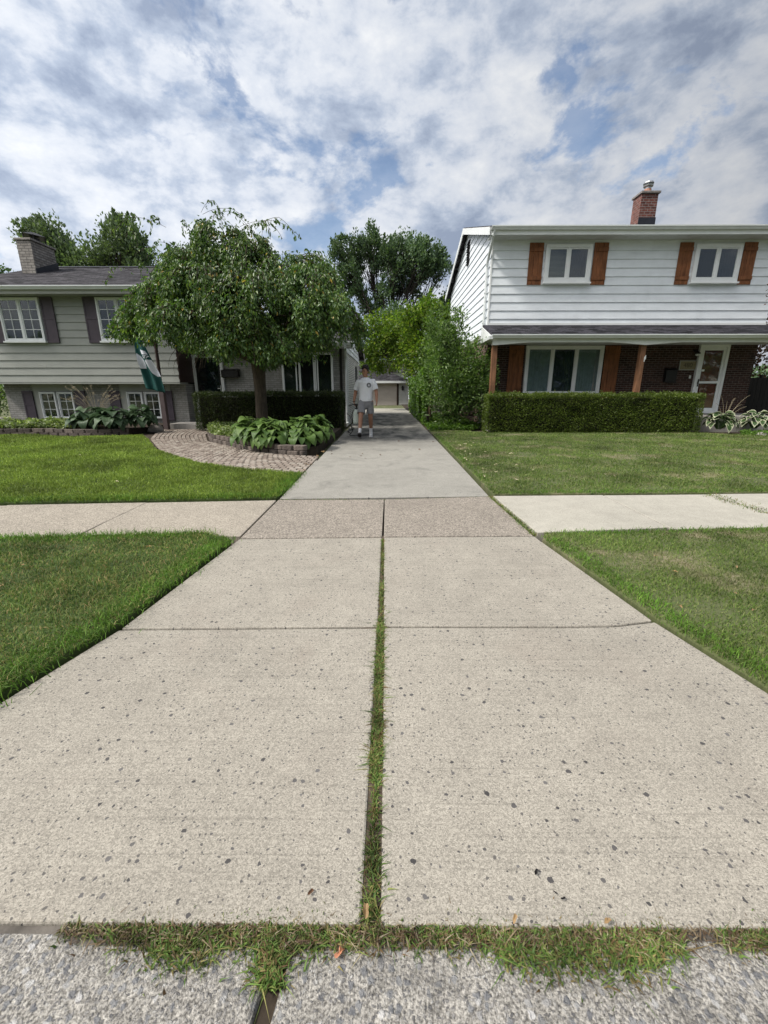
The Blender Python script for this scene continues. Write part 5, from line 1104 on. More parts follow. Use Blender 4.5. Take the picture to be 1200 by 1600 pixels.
def ivy(name, label, y0, y1, z1, n, seed, x=1.55, gap=None):
    r = np.random.default_rng(seed); yv = r.uniform(y0, y1, n); z = r.uniform(0, 1, n) ** .8 * z1 * (.8 + .35 * np.array([noise.noise(Vector((q * .9, seed, 0))) for q in yv]))
    if gap: k = ~((yv > gap[0]) & (yv < gap[1]) & (z < 1.25)); yv, z = yv[k], z[k]
    n = len(yv); bul = .14 + .16 * np.array([noise.noise(Vector((q * 1.4, w * 1.4, seed))) for q, w in zip(yv, z)]); P = np.column_stack([x - np.abs(bul) - r.uniform(0, .12, n), yv, z + .05])
    T = empty(name, (x, y0, 0), label, 'climber'); mb = MB()
    for i in range(14): q = lerp(y0, y1, (i + .5) / 14); mb.tube(bez((x - .05, q, -.05), (x - .1, q + r.normal() * .3, z1 * .85), (-.05, r.normal() * .3, 0), 8), np.linspace(.018, .006, 8), 5)
    mb.build('vines', M['bark_d'], T); link('leaves', leafmesh('leaves', P, r.normal(size=(n, 3)) * .6 + np.array([-.35, -.3, -.35]), .10 * r.uniform(.6, 1.3, n), .042 * r.uniform(.7, 1.3, n), r, .25, .15, nrm=np.array([-.8, -.3, .5])), M['lf_ivy'], T)
ivy('ivy', 'bright ivy climbing the near end of the wooden fence', 15.6, 19.2, 2.3, 5200, 95, gap=(16.2, 17.3)); ivy('ivy', 'pale green ivy over the far end of the wooden fence', 19.0, 24.5, 2.1, 5200, 96, x=1.5)
tree('maple_tree', 'bright yellow green tree arching over the far driveway behind the walking man', 'tree', (2.7, 29.5, -.1), 2.6, .12, [(-.2, 28.5, 4.0, 2.0, 2.2, 1.6), (.8, 29, 5.0, 1.5, 1.8, 1.3), (-1.0, 28, 3.2, 1.0, 1.5, .8)], 120, 70, .55, (.17, .065), M['lf_mid'], M['bark_d'], 101, limbs=8, droop=.5, group='trees behind the driveway', twig=.015)
tree('back_tree', 'bright green bushy tree beside the gable end of the white house', 'tree', (2.6, 26.5, 0), 1.6, .12, [(2.2, 26.5, 4.4, 1.5, 1.6, 2.2), (1.7, 26, 3.0, 1.2, 1.3, 1.6)], 110, 70, .55, (.16, .06), M['lf_mid'], M['bark_d'], 102, limbs=8, upright=.5, group='trees behind the driveway', sprigs=25, twig=.02)
tree('back_tree', 'rounded dark green tree in the middle distance above the garage', 'tree', (3.6, 36, -.2), 2, .14, [(.7, 36, 5.2, 1.6, 1.6, 2.3)], 70, 70, .6, (.20, .08), M['lf_far'], M['bark_d'], 103, limbs=6, group='trees behind the driveway')
tree('tall_tree', 'tallest dark spreading tree beyond the driveway with gaps showing branches', 'tree', (.2, 40, -.3), 4.6, .26, [(-2.9, 40, 11.4, 2.2, 1.7, 1.8), (1.6, 40, 11.6, 2.9, 1.8, 1.8), (-1.5, 40, 12.9, 1.1, 1.0, 1.0), (-4.4, 40, 9.8, 1.3, 1.0, 1.1), (4.1, 40, 10.9, 1.2, 1.0, 1.2), (-.2, 40, 11.8, 1.6, 1.2, 1.2), (3.2, 40.5, 8.0, 1.6, 1.2, .9), (-2.6, 40, 9.2, 1.4, 1.0, .8), (.3, 40, 9.3, 1.7, 1.1, .9), (1.9, 40.3, 9.2, 1.3, 1.0, .8), (-1.2, 40.3, 8.0, 1.2, 1.0, .8)], 400, 62, .47, (.20, .07), M['lf_far'], M['bark_d'], 104, limbs=22, stretch=(.8, .8, 1.45), upright=1.3, shell=.48, sprigs=200, group='trees behind the driveway', twig=.028)
tree('tall_tree', 'dark tree just left of the white house roof edge', 'tree', (6.3, 41, -.2), 4, .24, [(6.0, 41, 8.6, 1.1, 1.3, 1.3), (5.2, 41, 8.0, 1.3, 1.3, 1.0), (6.6, 41, 6.6, 1.3, 1.4, 1.6)], 80, 110, .65, (.24, .10), M['lf_far'], M['bark_d'], 105, limbs=7, group='trees behind the driveway', twig=.05)
wind = dict(stretch=(.95, .8, 1.5), tilt=(-.28, 0, 0), upright=1.0, shell=.6, twig=.045)
G_ = 'windblown trees behind the left house'
tree('tall_tree', 'windblown tall tree right behind the left chimney', 'tree', (-20.5, 33, 0), 4.5, .26, [(-22.6, 33, 10.0, 1.9, 1.1, 1.8), (-20.8, 33, 8.2, 2.0, 1.1, 2.0), (-23.8, 33, 11.0, 1.3, 1, .9), (-19.4, 33, 9.8, 1.2, 1, 1.6)], 190, 75, .62, (.23, .075), M['lf_wind'], M['bark_d'], 111, limbs=8, group=G_, sprigs=30, **wind)
tree('tall_tree', 'windblown slender tree above the left house ridge', 'tree', (-16.6, 33, 0), 4.5, .24, [(-17.6, 33, 10.2, 1.3, 1.6, 1.8), (-16.6, 33, 7.8, 1.7, 1.6, 1.8), (-18.3, 33, 11.2, .7, 1, .8), (-19.6, 33.5, 7.8, 1.8, 1.1, 1.7)], 190, 75, .60, (.23, .075), M['lf_wind'], M['bark_d'], 112, limbs=8, group=G_, sprigs=25, **wind)
tree('tall_tree', 'dark tree between the windblown trees and the weeping tree', 'tree', (-13.0, 34, 0), 4, .24, [(-14.0, 34, 8.6, 2.2, 1.8, 1.9), (-12, 34, 8.2, 2.0, 1.8, 1.8)], 160, 80, .65, (.24, .085), M['lf_far'], M['bark_d'], 113, limbs=8, group=G_, sprigs=25, upright=.6)
tree('tall_tree', 'dark tree left of the grey brick chimney at the edge of view', 'tree', (-29.5, 32, 0), 4, .24, [(-27.6, 32, 7.6, 1.9, 1.8, 1.6), (-25.9, 32, 6.6, 1.5, 1.6, 1.2)], 150, 100, .75, (.24, .09), M['lf_far'], M['bark_d'], 114, limbs=8, group=G_, upright=.6)
tree('round_bush', 'green bush at the left end of the painted brick wall', 'bush', (-13.9, 15.5, 0), .5, .06, [(-13.85, 15.4, 1.0, .85, .8, .9), (-14.9, 16.5, 1.3, 1.2, 1, 1.1)], 50, 60, .4, (.09, .032), M['lf_shrub'], M['bark_d'], 115, limbs=6, twig=.012)
tree('red_maple', 'reddish leaved small maple at the right edge beside the white house', 'tree', (12.1, 12.4, 0), 1.3, .07, [(11.05, 12.3, 3.65, 1.2, 1.0, .75), (11.9, 12.3, 3.3, 1.1, 1.0, .9)], 80, 55, .35, (.085, .028), M['lf_maple'], M['bark_d'], 116, limbs=7, droop=.2, twig=.012)
tree('back_tree', 'dark shrubby tree seen past the right end of the porch', 'tree', (14.2, 19, 0), 1.5, .12, [(14.0, 19, 2.4, 1.6, 1.4, 1.9)], 70, 60, .5, (.12, .05), M['lf_maple'], M['bark_d'], 117, limbs=7)
T_ = empty('fence_panel', (13.0, 15.8, 0), 'black board fence panel at the right end of the porch', 'fence')
b = MB()
for i in range(12): b.box(12.15 + i * .16, 12.15 + i * .16 + .15, 15.8, 15.82 + .002 * (i % 2), .1, 1.62)
b.build('board_panel', M['darkwood'], T_)
for x in (12.12, 13.05, 14.0): b = MB(); b.box(x, x + .09, 15.825, 15.91, -.05, 1.72); b.build('post', M['darkwood'], T_, bevel=.006)

# far side: garage, neighbour's house, belt of trees that closes the view
K = empty('garage', (-.8, 38, -.22), 'small grey garage with dark roof at the end of the driveway', 'garage'); gz = -.22
b = MB(); b.box(-3.2, 1.78, 38.02, 43, gz, 1.80); siding_front(b, .98, 1.78, 38.0, gz, 1.80, .2); siding_front(b, -3.2, -2.0, 38.0, gz, 1.80, .2); b.build('wall', M['garage_s'], K)
b = MB(); b.prism([(-3.6, 37.5, 1.83), (2.1, 37.5, 1.83), (2.1, 43.5, 1.83), (-3.6, 43.5, 1.83)], (0, 0, .06))
b.add([(-3.6, 37.5, 1.892), (2.1, 37.5, 1.892), (2.1, 43.5, 1.892), (-3.6, 43.5, 1.892), (-.9, 40.5, 3.0), (-.6, 40.5, 3.0)], [(0, 1, 5, 4), (1, 2, 5), (2, 3, 4, 5), (3, 0, 4)]); b.build('roof', M['roof'], K)
b = MB(); b.box(-3.62, 2.12, 37.46, 37.495, 1.72, 1.90); b.box(-3.6, 2.1, 37.5, 38.0, 1.75, 1.80); b.build('fascia', M['trim'], K)
b = MB()
for i in range(4): b.box(-1.95, .80, 37.985, 38.0, gz + .02 + i * .48, gz + .02 + i * .48 + .470)
for i in range(9): b.box(-1.95 + i * .34, -1.95 + i * .34 + .012, 37.978, 37.984, gz + .02, 1.70)
b.build('garage_door', M['garage'], K)
b = MB(); b.box(.80, .95, 37.95, 38.015, gz, 1.80); b.box(-2.1, -1.95, 37.95, 38.015, gz, 1.80); b.build('door_trim', M['brownmetal'], K)
b = MB(); b.lathe([(.05, 0), (.10, .05), (.11, .28), (.06, .36), (.02, .40)], (1.30, 37.88, 1.12), 8); b.box(1.28, 1.32, 37.88, 37.99, 1.35, 1.39); b.build('wall_lamp', M['black'], K)
b = MB(); b.box(2.2, 2.8, 37.2, 37.8, gz, .85); b.prism([(2.17, 37.15, .85), (2.83, 37.15, .85), (2.83, 37.85, .85), (2.17, 37.85, .85)], (0, 0, .07)); tag(b.build('rubbish_bin', plain('bin_blue', (.02, .03, .09), .5), loc=(2.5, 37.5, gz), bevel=.03), 'dark blue rubbish bin in shade right of the garage', 'bin')
N_ = empty('white_house', (1.0, 60, -.5), 'white house glimpsed far behind the garage roof', 'house')
b = MB(); b.box(-3.5, 5.2, 60, 68, -.5, 3.5); siding_front(b, -3.5, 5.2, 59.98, 0, 3.5, .25); b.build('wall', M['nwhite'], N_)
b = MB(); b.prism([(-3.9, 59.4, 3.45), (-3.9, 64, 5.2), (-3.9, 68.6, 3.45), (-3.9, 68.6, 3.3), (-3.9, 64, 5.0), (-3.9, 59.4, 3.3)], (9.6, 0, 0)); b.build('roof', M['roof'], N_)
window(N_, -.6, .8, 59.95, 1.2, 2.6, 2, None)
def belt(name, label, segs, seed, mat, leaf=.5):
    r = np.random.default_rng(seed); P = []
    for x0, x1, y0, y1, h, n in segs:
        u = r.uniform(0, 1, n); xx = lerp(x0, x1, u); yv = lerp(y0, y1, u) + r.normal(0, 1.2, n); top = h * (.75 + .35 * np.array([noise.noise(Vector((a * .23, b_ * .23, seed))) for a, b_ in zip(xx, yv)]))
        P.append(np.column_stack([xx, yv, r.uniform(0, 1, n) ** .75 * top]))
    P = np.concatenate(P); n = len(P); return tag(link(name, leafmesh(name, P, r.normal(size=(n, 3)) + np.array([0, -.2, .3]), leaf * r.uniform(.6, 1.4, n), leaf * .36 * r.uniform(.6, 1.3, n), r), mat), label, 'trees', kind='stuff')
belt('far_trees', 'far belt of trees closing the view behind both houses', [(-70, -6, 62, 70, 5.5, 15000), (-6, 8, 76, 76, 6.0, 5000), (8, 75, 66, 64, 5.5, 13000)], 121, M['lf_far'])

belt('far_trees', 'trees across the street reflected in the windows', [(-55, 60, -34, -34, 9.0, 9000), (-30, -8, -36, -36, 15, 4000), (6, 34, -36, -36, 14, 5000)], 122, M['lf_far'], .9)

# ------------------------------------------------------------------ flag on the left house
def flag():
    Yf = 13.25; k = 1 / 51.6
    def wpt(px_, py_):     # flat pattern coordinates (centimetre-like grid) to the hanging cloth
        x = -9.827 + .01872 * px_ - .00267 * py_; z = 11.963 - .01764 * py_
        u = px_ - 206 - (py_ - 525) * .38
        return Vector((x, Yf + .055 * math.sin(u * .42 + .6) + .02 * math.sin(py_ * .11), z))
    T = empty('flag', tuple(wpt(222, 520)), 'dark green flag with white helmet emblem hanging before the left house', 'flag')
    left = [(200, 505), (206, 525), (213, 550), (221, 578), (226, 598), (230, 607)]; right = [(212, 505), (220, 528), (232, 552), (246, 580), (254, 598), (259, 614)]
    n, m_ = 30, 18; V, F = [], []
    la, ra = np.array(left, float), np.array(right, float)
    for i in range(n + 1):
        t = i / n * (len(left) - 1); a = min(int(t), len(left) - 2); f = t - a; L_, R_ = lerp(la[a], la[a + 1], f), lerp(ra[a], ra[a + 1], f)
        for j in range(m_ + 1): q = lerp(L_, R_, j / m_); V.append(wpt(q[0], q[1]))
    for i in range(n):
        for j in range(m_): F.append((i * (m_ + 1) + j, i * (m_ + 1) + j + 1, (i + 1) * (m_ + 1) + j + 1, (i + 1) * (m_ + 1) + j))
    mb = MB(); mb.add(V, F); cl = mb.build('cloth', M['flag_g'], T, smooth=True); s_ = cl.modifiers.new('solid', 'SOLIDIFY'); s_.thickness = .003; s_.offset = 1
    def patch(name, polys, mat, off):
        bm = bmesh.new()
        for po in polys:
            vs = [bm.verts.new((x, y, 0)) for x, y in po]; bm.faces.new(vs)
        bmesh.ops.triangulate(bm, faces=bm.faces[:]); bmesh.ops.subdivide_edges(bm, edges=bm.edges[:], cuts=3, use_grid_fill=True)
        for v in bm.verts: w = wpt(v.co.x, v.co.y); v.co = Vector((w.x, w.y - off, w.z))
        me = bpy.data.meshes.new(name); bm.to_mesh(me); bm.free(); o = link(name, me, mat, T)
        sd_ = o.modifiers.new('solid', 'SOLIDIFY'); sd_.thickness = .003; sd_.offset = 0; return o
    c = lambda pts: [(200 + x / 15, 520 + y / 15) for x, y in pts]
    patch('emblem', [c([(210, 465), (300, 545), (375, 640), (412, 740), (420, 825), (305, 825), (250, 640)]), c([(280, 378), (415, 420), (465, 500), (330, 492)]),
                     c([(425, 640), (450, 612), (540, 625), (640, 780), (735, 940), (775, 1020), (700, 960), (632, 925), (580, 838), (572, 880), (640, 950), (680, 1018), (590, 940), (530, 850)])], M['flag_w'], .007)
    L3 = [[(365, 520), (385, 515), (390, 535), (378, 545), (395, 560), (395, 590), (370, 580), (368, 565), (385, 572), (380, 558), (362, 545)], [(402, 515), (450, 520), (448, 535), (433, 533), (436, 590), (424, 590), (420, 533), (402, 530)], [(462, 525), (475, 525), (498, 550), (488, 556), (478, 548), (462, 590), (450, 588)]]
    patch('lettering', [c(q) for q in L3], M['flag_w'], .007)
    b = MB(); b.tube([wpt(226, 535) + Vector((.03, -.02, 0)), wpt(205, 500), Vector((-7.75, 14.28, 2.75))], .014, 8)
    b = MB(); b.tube([(-7.60, 14.29, 2.70), tuple(wpt(206, 503) + Vector((0.10, 0, .03))), tuple(wpt(202, 500) + Vector((-.05, -.12, .12)))], .014, 8); b.ball(tuple(wpt(202, 500) + Vector((-.05, -.12, .12))), .025, .025, .025); b.build('flagpole', M['post'], T, smooth=True)
flag()

# ------------------------------------------------------------------ the walking man
def loft(mb, rings, n=24):
    vs = []
    for c, rx, ry, tilt in rings:
        for k in range(n):
            t = 2 * math.pi * k / n; vs.append((c[0] + rx * math.cos(t), c[1] + ry * math.sin(t), c[2] + tilt * math.cos(t)))
    m_ = len(rings); fs = [(i * n + k, i * n + (k + 1) % n, (i + 1) * n + (k + 1) % n, (i + 1) * n + k) for i in range(m_ - 1) for k in range(n)]
    fs += [tuple(range(n))[::-1], tuple(range((m_ - 1) * n, m_ * n))]; return mb.add(vs, fs)
def fused(mb, name, mat, parent, voxel, it=6, folds=None):
    """melt overlapping forms into one continuous skin"""
    me = bpy.data.meshes.new('tmp'); me.from_pydata(mb.v, [], mb.f); o = bpy.data.objects.new('tmp', me); COL.objects.link(o)
    bm = bmesh.new(); bm.from_mesh(me); bmesh.ops.recalc_face_normals(bm, faces=bm.faces); bm.to_mesh(me); bm.free()
    r_ = o.modifiers.new('r', 'REMESH'); r_.mode = 'VOXEL'; r_.voxel_size = voxel; s_ = o.modifiers.new('s', 'SMOOTH'); s_.iterations = it; s_.factor = .5
    bpy.context.view_layer.update(); nm = bpy.data.meshes.new_from_object(o.evaluated_get(bpy.context.evaluated_depsgraph_get())); bpy.data.objects.remove(o); nm.name = name
    if folds:
        amp, fn = folds; nm.update(); no = [v.normal.copy() for v in nm.vertices]
        for v, k in zip(nm.vertices, no): v.co += k * (fn(v.co) * amp)
    nm.polygons.foreach_set('use_smooth', [True] * len(nm.polygons)); nm.materials.clear(); return link(name, nm, mat, parent)
PX, PY = -0.56, 11.62
def person():
    T = empty('person', (PX, PY, 0), 'young man in white t-shirt and grey shorts walking down the driveway', 'person')
    W_ = lambda p: (PX + p[0], PY + p[1], p[2])
    def limb(mb, pts, rs, n=14):
        P = [W_(p) for p in pts]; mb.tube(P, rs, n)
        for p, r_ in ((P[0], rs[0]), (P[-1], rs[-1])): mb.ball(p, r_, r_, r_, 12)
    hipR, kneeR, ankR = (-.10, 0, .93), (-.135, -.20, .515), (-.155, -.315, .14)
    hipL, kneeL, ankL = (.10, 0, .93), (.115, .03, .50), (.120, .20, .115)
    shR, elR, wrR = (-.190, .035, 1.42), (-.275, .10, 1.17), (-.315, .03, .925)
    shL, elL, wrL = (.190, -.02, 1.43), (.272, -.03, 1.175), (.285, -.15, .945)
    mb = MB()
    loft(mb, [(W_((0, 0, .88)), .15, .10, 0), (W_((0, 0, .98)), .165, .11, 0), (W_((0, 0, 1.10)), .145, .10, 0), (W_((0, -.005, 1.28)), .165, .115, 0), (W_((0, 0, 1.42)), .175, .11, 0), (W_((0, .01, 1.49)), .10, .08, 0), (W_((0, .01, 1.53)), .06, .06, 0)])
    def mid(a, b, t, o=(0, 0, 0)): return tuple(a[i] + (b[i] - a[i]) * t + o[i] for i in range(3))
    for h, k, a in ((hipR, kneeR, ankR), (hipL, kneeL, ankL)):
        limb(mb, [h, mid(h, k, .5, (0, -.01, 0)), k, mid(k, a, .3, (0, .018, 0)), mid(k, a, .7, (0, .008, 0)), a], [.085, .075, .055, .057, .042, .034])
    for s_, e_, w in ((shR, elR, wrR), (shL, elL, wrL)): limb(mb, [s_, mid(s_, e_, .5), e_, mid(e_, w, .3), w], [.058, .053, .043, .045, .030])
    limb(mb, [(0, .012, 1.48), (-.008, -.005, 1.60)], [.058, .054])
    # hands: palm, four unequal fingers with a bend, thumb from the side of the palm
    def hand(w, d, side, palm_n, curl):
        d = Vector(d).normalized(); pn = Vector(palm_n).normalized(); sd_ = d.cross(pn).normalized() * side; w = Vector(w)
        for q in range(4):
            o = sd_ * (.030 - .02 * q); ln = (.068, .077, .072, .056)[q]; root = w + d * .075 + o; a0 = w + d * .01 + o * .6
            limb(mb, [a0, root], [.0155, .0135], 8); k1 = root + d * ln * .45 + pn * ln * .22 * curl; k2 = k1 + d * ln * .32 * (1 - .5 * curl) + pn * ln * .35 * curl; k3 = k2 + d * ln * .22 * (1 - 1.2 * curl) + pn * ln * .24 * curl
            limb(mb, [root, k1, k2, k3], [.0105, .0098, .009, .0078], 8)
        t0 = w + d * .02 + sd_ * .028; t1 = t0 + d * .035 + sd_ * .026 + pn * .012; t2 = t1 + d * .030 + sd_ * .006 + pn * .016; limb(mb, [t0, t1, t2], [.0135, .0115, .0095], 8)
    hand(wrL, (.02, -.12, -1), 1, (-.75, .1, .0), .55); hand(wrR, (.10, -.02, -1), -1, (.8, .1, 0), .95)
    # head turned toward the house, tipped down a little
    hc = Vector((-.012, -.022, 1.665)); rot = Matrix.Rotation(R(-32), 3, 'Z') @ Matrix.Rotation(R(8), 3, 'X')
    def hp(p): q = hc + rot @ Vector(p); return W_(q)
    hm = MB(); hm.ball((0, .012, .035), .074, .094, .092, 20); loft(hm, [((0, -.035, -.118), .022, .024, 0), ((0, -.030, -.10), .043, .050, 0), ((0, -.018, -.06), .060, .068, 0), ((0, -.008, -.01), .069, .082, 0), ((0, 0, .04), .072, .088, 0)])
    hm.tube([(0, -.082, .030), (0, -.098, .0), (0, -.108, -.022), (0, -.090, -.030)], [.008, .010, .0135, .010], 8); hm.tube([(-.05, -.070, .030), (-.02, -.084, .036), (.02, -.084, .036), (.05, -.070, .030)], [.010, .011, .011, .010], 8)
    for sx in (-1, 1): hm.tube([(sx * .073, .008, .018), (sx * .083, .014, .010), (sx * .080, .010, -.018), (sx * .070, .002, -.026)], [.010, .012, .010, .006], 8)
    hm.tube([(-.018, -.084, -.058), (0, -.090, -.056), (.018, -.084, -.058)], [.006, .008, .006], 8)
    mb.add([hp(v) for v in hm.v], hm.f)
    fused(mb, 'body', M['skin'], T, .0055, 4)
    for sx in (-1, 1):
        b = MB(); b.ball(hp((sx * .029, -.0795, .012)), .0115, .0115, .007, 10); b.build('eye', M['eye'], T, smooth=True)
        b = MB(); b.tube([hp((sx * .012, -.0925, .038)), hp((sx * .030, -.090, .043)), hp((sx * .050, -.078, .036))], .0055, 6); b.build('eyebrow', M['hair'], T, smooth=True)
    b = MB(); b.tube([hp((-.020, -.090, -.058)), hp((0, -.097, -.056)), hp((.020, -.090, -.058))], .0045, 6); b.build('mouth', M['lip'], T, smooth=True)
    # dark tousled hair
    r = np.random.default_rng(7); hb = MB(); hm = MB(); hm.ball((0, .030, .064), .080, .093, .082, 20); hm.ball((0, .064, .010), .070, .055, .072, 16)
    for sx in (-1, 1): hm.ball((sx * .068, .020, .030), .018, .036, .040, 10)
    for _ in range(110):
        a = r.uniform(0, 2 * np.pi); el = r.uniform(.0, 1.5); p = np.array([.080 * math.cos(el) * math.cos(a), .022 + .094 * math.cos(el) * math.sin(a), .074 + .078 * math.sin(el)])
        if p[1] < -.045 and p[2] < .082: continue
        dv = (p - np.array([0, .02, .05])); dv /= np.linalg.norm(dv); hm.tube([p - dv * .02, p + dv * .010 + r.normal(0, .006, 3), p + dv * .016 + r.normal(0, .012, 3)], [.016, .013, .007], 6)
    hb.add([hp(v) for v in hm.v], hm.f); fused(hb, 'hair', M['hair'], T, .006, 2)
    # t-shirt
    sb = MB(); loft(sb, [(W_((0, .005, .935)), .182, .132, 0), (W_((0, .003, 1.0)), .180, .130, 0), (W_((0, 0, 1.12)), .172, .124, 0), (W_((0, -.004, 1.28)), .185, .132, 0), (W_((0, 0, 1.40)), .200, .128, 0), (W_((0, .006, 1.455)), .190, .105, 0), (W_((0, .008, 1.495)), .120, .085, 0), (W_((0, .008, 1.515)), .088, .074, 0), (W_((0, .006, 1.53)), .072, .066, 0)])
    for s_, e_ in ((shR, elR), (shL, elL)): sb.tube([W_(mid(s_, e_, -.02)), W_(mid(s_, e_, .3)), W_(mid(s_, e_, .78))], [.066, .074, .080], 16); sb.ball(W_(s_), .068, .066, .066, 14)
    def folds(c): q = c - Vector((PX, PY, 0)); return .55 * math.sin(q.z * 42 + q.x * 30 + 3 * noise.noise(q * 6)) * max(0, 1.28 - q.z) * 2 + 1.1 * noise.noise(q * 13) + .8 * noise.noise(Vector((q.x * 22, q.y * 22, q.z * 5)))
    sh = fused(sb, 'tshirt', M['shirt'], T, .007, 3, (.0055, folds))
    # shorts
    kb = MB(); loft(kb, [(W_((0, .002, .75)), .14, .10, 0), (W_((0, .002, .84)), .180, .128, 0), (W_((0, .002, .92)), .176, .126, 0), (W_((0, .002, .99)), .162, .115, 0)])
    for h, k in ((hipR, kneeR), (hipL, kneeL)): kb.tube([W_(mid(h, k, 0)), W_(mid(h, k, .35, (0, 0, 0))), W_(mid(h, k, .72))], [.096, .100, .102], 18)
    def folds2(c): q = c - Vector((PX, PY, 0)); return noise.noise(Vector((q.x * 16, q.y * 16, q.z * 9))) * 1.4 + .6 * math.sin(q.x * 55 + q.z * 22)
    fused(kb, 'shorts', M['shorts'], T, .007, 3, (.005, folds2))
    # socks and shoes; the front foot lands on its heel
    for k, a, pitch in ((kneeR, ankR, 26), (kneeL, ankL, 0)):
        b = MB(); limb(b, [mid(k, a, .74), a, (a[0], a[1] - .01, a[2] - .03)], [.043, .042, .044]); fused(b, 'sock', M['sock'], T, .006, 2)
        rx = Matrix.Rotation(R(-pitch), 3, 'X'); hz = .028 if pitch else 0.012
        heel = Vector((a[0], a[1] + .055, 0.0)); F2 = lambda p: W_(heel + rx @ Vector(p) + Vector((0, 0, hz)))
        st = [(0.0, .030, .060, .030), (-.04, .040, .085, .030), (-.10, .040, .088, .0), (-.16, .046, .066, 0), (-.22, .047, .054, 0), (-.265, .036, .044, 0), (-.285, .016, .032, 0)]
        b = MB(); vs = []; n = 14
        for y_, w, h_, _ in st:
            for q in range(n): t = 2 * math.pi * q / n; vs.append(F2((w * math.cos(t), y_, .016 + (h_ * .5) * (1 + math.sin(t)))))
        b.add(vs, [(i * n + q, i * n + (q + 1) % n, (i + 1) * n + (q + 1) % n, (i + 1) * n + q) for i in range(len(st) - 1) for q in range(n)] + [tuple(range(n)), tuple(range((len(st) - 1) * n, len(st) * n))])
        so = b.build('shoe', M['shoe'], T, smooth=True)
        b = MB(); vs = []
        for zz in (-.008, .020):
            for y_, w, h_, _ in st: vs.append(F2((-w * 1.06, y_, zz)))
            for y_, w, h_, _ in st[::-1]: vs.append(F2((w * 1.06, y_, zz)))
        m_ = 2 * len(st); b.add(vs, [tuple(range(m_)), tuple(range(m_, 2 * m_))] + [(i, (i + 1) % m_, m_ + (i + 1) % m_, m_ + i) for i in range(m_)]); b.build('sole', M['sole' if pitch else 'shoe'], so)
    # round print on the left chest, laid on the cloth
    from mathutils.bvhtree import BVHTree
    bv = BVHTree.FromPolygons([v.co + Vector((PX, PY, 0)) for v in sh.data.vertices], [p.vertices[:] for p in sh.data.polygons]); cx, cz = PX + .085, 1.335
    def stick(pts, faces, mat, off, name):
        vs = []
        for x, z in pts:
            h = bv.ray_cast(Vector((cx + x, PY - 1, cz + z)), Vector((0, 1, 0)))[0]; vs.append((cx + x, (h.y if h else PY - .12) - off, cz + z))
        return MB().add(vs, faces).build(name, mat, T)
    n = 28; pts = [(r_ * math.cos(2 * math.pi * k / n), r_ * math.sin(2 * math.pi * k / n)) for r_ in (.057, .043, .038, .022, .001) for k in range(n)]
    ring = lambda a: [(a * n + k, a * n + (k + 1) % n, (a + 1) * n + (k + 1) % n, (a + 1) * n + k) for k in range(n)]
    stick(pts, ring(0) + ring(2), M['ink'], .004, 'chest_print'); stick([(-.022, -.026), (-.008, -.026), (0, -.004), (.008, -.026), (.022, -.026), (.004, .026), (-.004, .026)], [(0, 1, 2, 6), (2, 3, 4, 5), (2, 5, 6)], M['shirt'], .0065, 'chest_print')
    b = MB(); b.tube([W_((wrR[0] + .032 * math.cos(q), wrR[1] + .032 * math.sin(q), wrR[2] + .005)) for q in np.linspace(0, 6.28, 17)], .009, 6); b.build('wristwatch', M['blackp'], T)
person()
# pump sprayer hanging from his right hand
def sprayer():
    c = (PX - .245, PY + .03); T = empty('garden_sprayer', (c[0], c[1], .36), 'milky white pump sprayer with black hose carried by the walking man', 'sprayer')
    b = MB(); b.lathe([(.07, .35), (.095, .36), (.10, .40), (.10, .60), (.092, .66), (.06, .71), (.045, .73)], (c[0], c[1], 0), 20); b.build('tank', M['tank'], T, smooth=True)
    b = MB(); b.lathe([(.05, .73), (.05, .76), (.02, .765), (.02, .815)], (c[0], c[1], 0), 14); b.build('cap', M['blackp'], T)
    b = MB(); b.tube([(c[0] - .055, c[1] - .01, .825), (c[0] - .02, c[1] - .01, .842), (c[0] + .02, c[1] - .01, .842), (c[0] + .055, c[1] - .01, .825)], .013, 8); b.tube([(c[0], c[1], .81), (c[0], c[1] - .005, .845)], .013, 8); b.build('handle', M['blackp'], T, smooth=True)
    b = MB(); b.tube([(c[0] + .02, c[1] - .07, .85), (c[0] - .06, c[1] - .10, .86), (c[0] - .15, c[1] - .12, .835), (c[0] - .20, c[1] - .12, .82)], [.012, .014, .009, .014], 8); b.build('wand', M['blackp'], T, smooth=True)
    def sm(p, n=60): p = np.array(p, float); return [tuple(q) for q in np.stack([np.interp(np.linspace(0, len(p) - 1, n), range(len(p)), np.convolve(np.pad(p[:, i], 0), [1], 'same')) for i in range(3)], 1)]
    pts = [(c[0] - .09, c[1], .70), (c[0] - .15, c[1] + .02, .58), (c[0] - .11, c[1] + .04, .40), (c[0] - .20, c[1] + .06, .30), (c[0] - .10, c[1] + .10, .16), (c[0] - .26, c[1] + .16, .03), (c[0] - .08, c[1] + .26, .014), (c[0] + .16, c[1] + .30, .014), (c[0] + .36, c[1] + .42, .014), (c[0] + .30, c[1] + .56, .014), (c[0] + .12, c[1] + .58, .014)]
    cv = bpy.data.curves.new('h', 'CURVE'); cv.dimensions = '3D'; sp = cv.splines.new('NURBS'); sp.points.add(len(pts) - 1)
    for q, p in zip(sp.points, pts): q.co = (*p, 1)
    sp.use_endpoint_u = True; sp.order_u = 3; cv.bevel_depth = .009; o = bpy.data.objects.new('h', cv); COL.objects.link(o); bpy.context.view_layer.update()
    me = bpy.data.meshes.new_from_object(o.evaluated_get(bpy.context.evaluated_depsgraph_get())); bpy.data.objects.remove(o); me.materials.clear(); link('hose', me, M['blackp'], T)
sprayer()
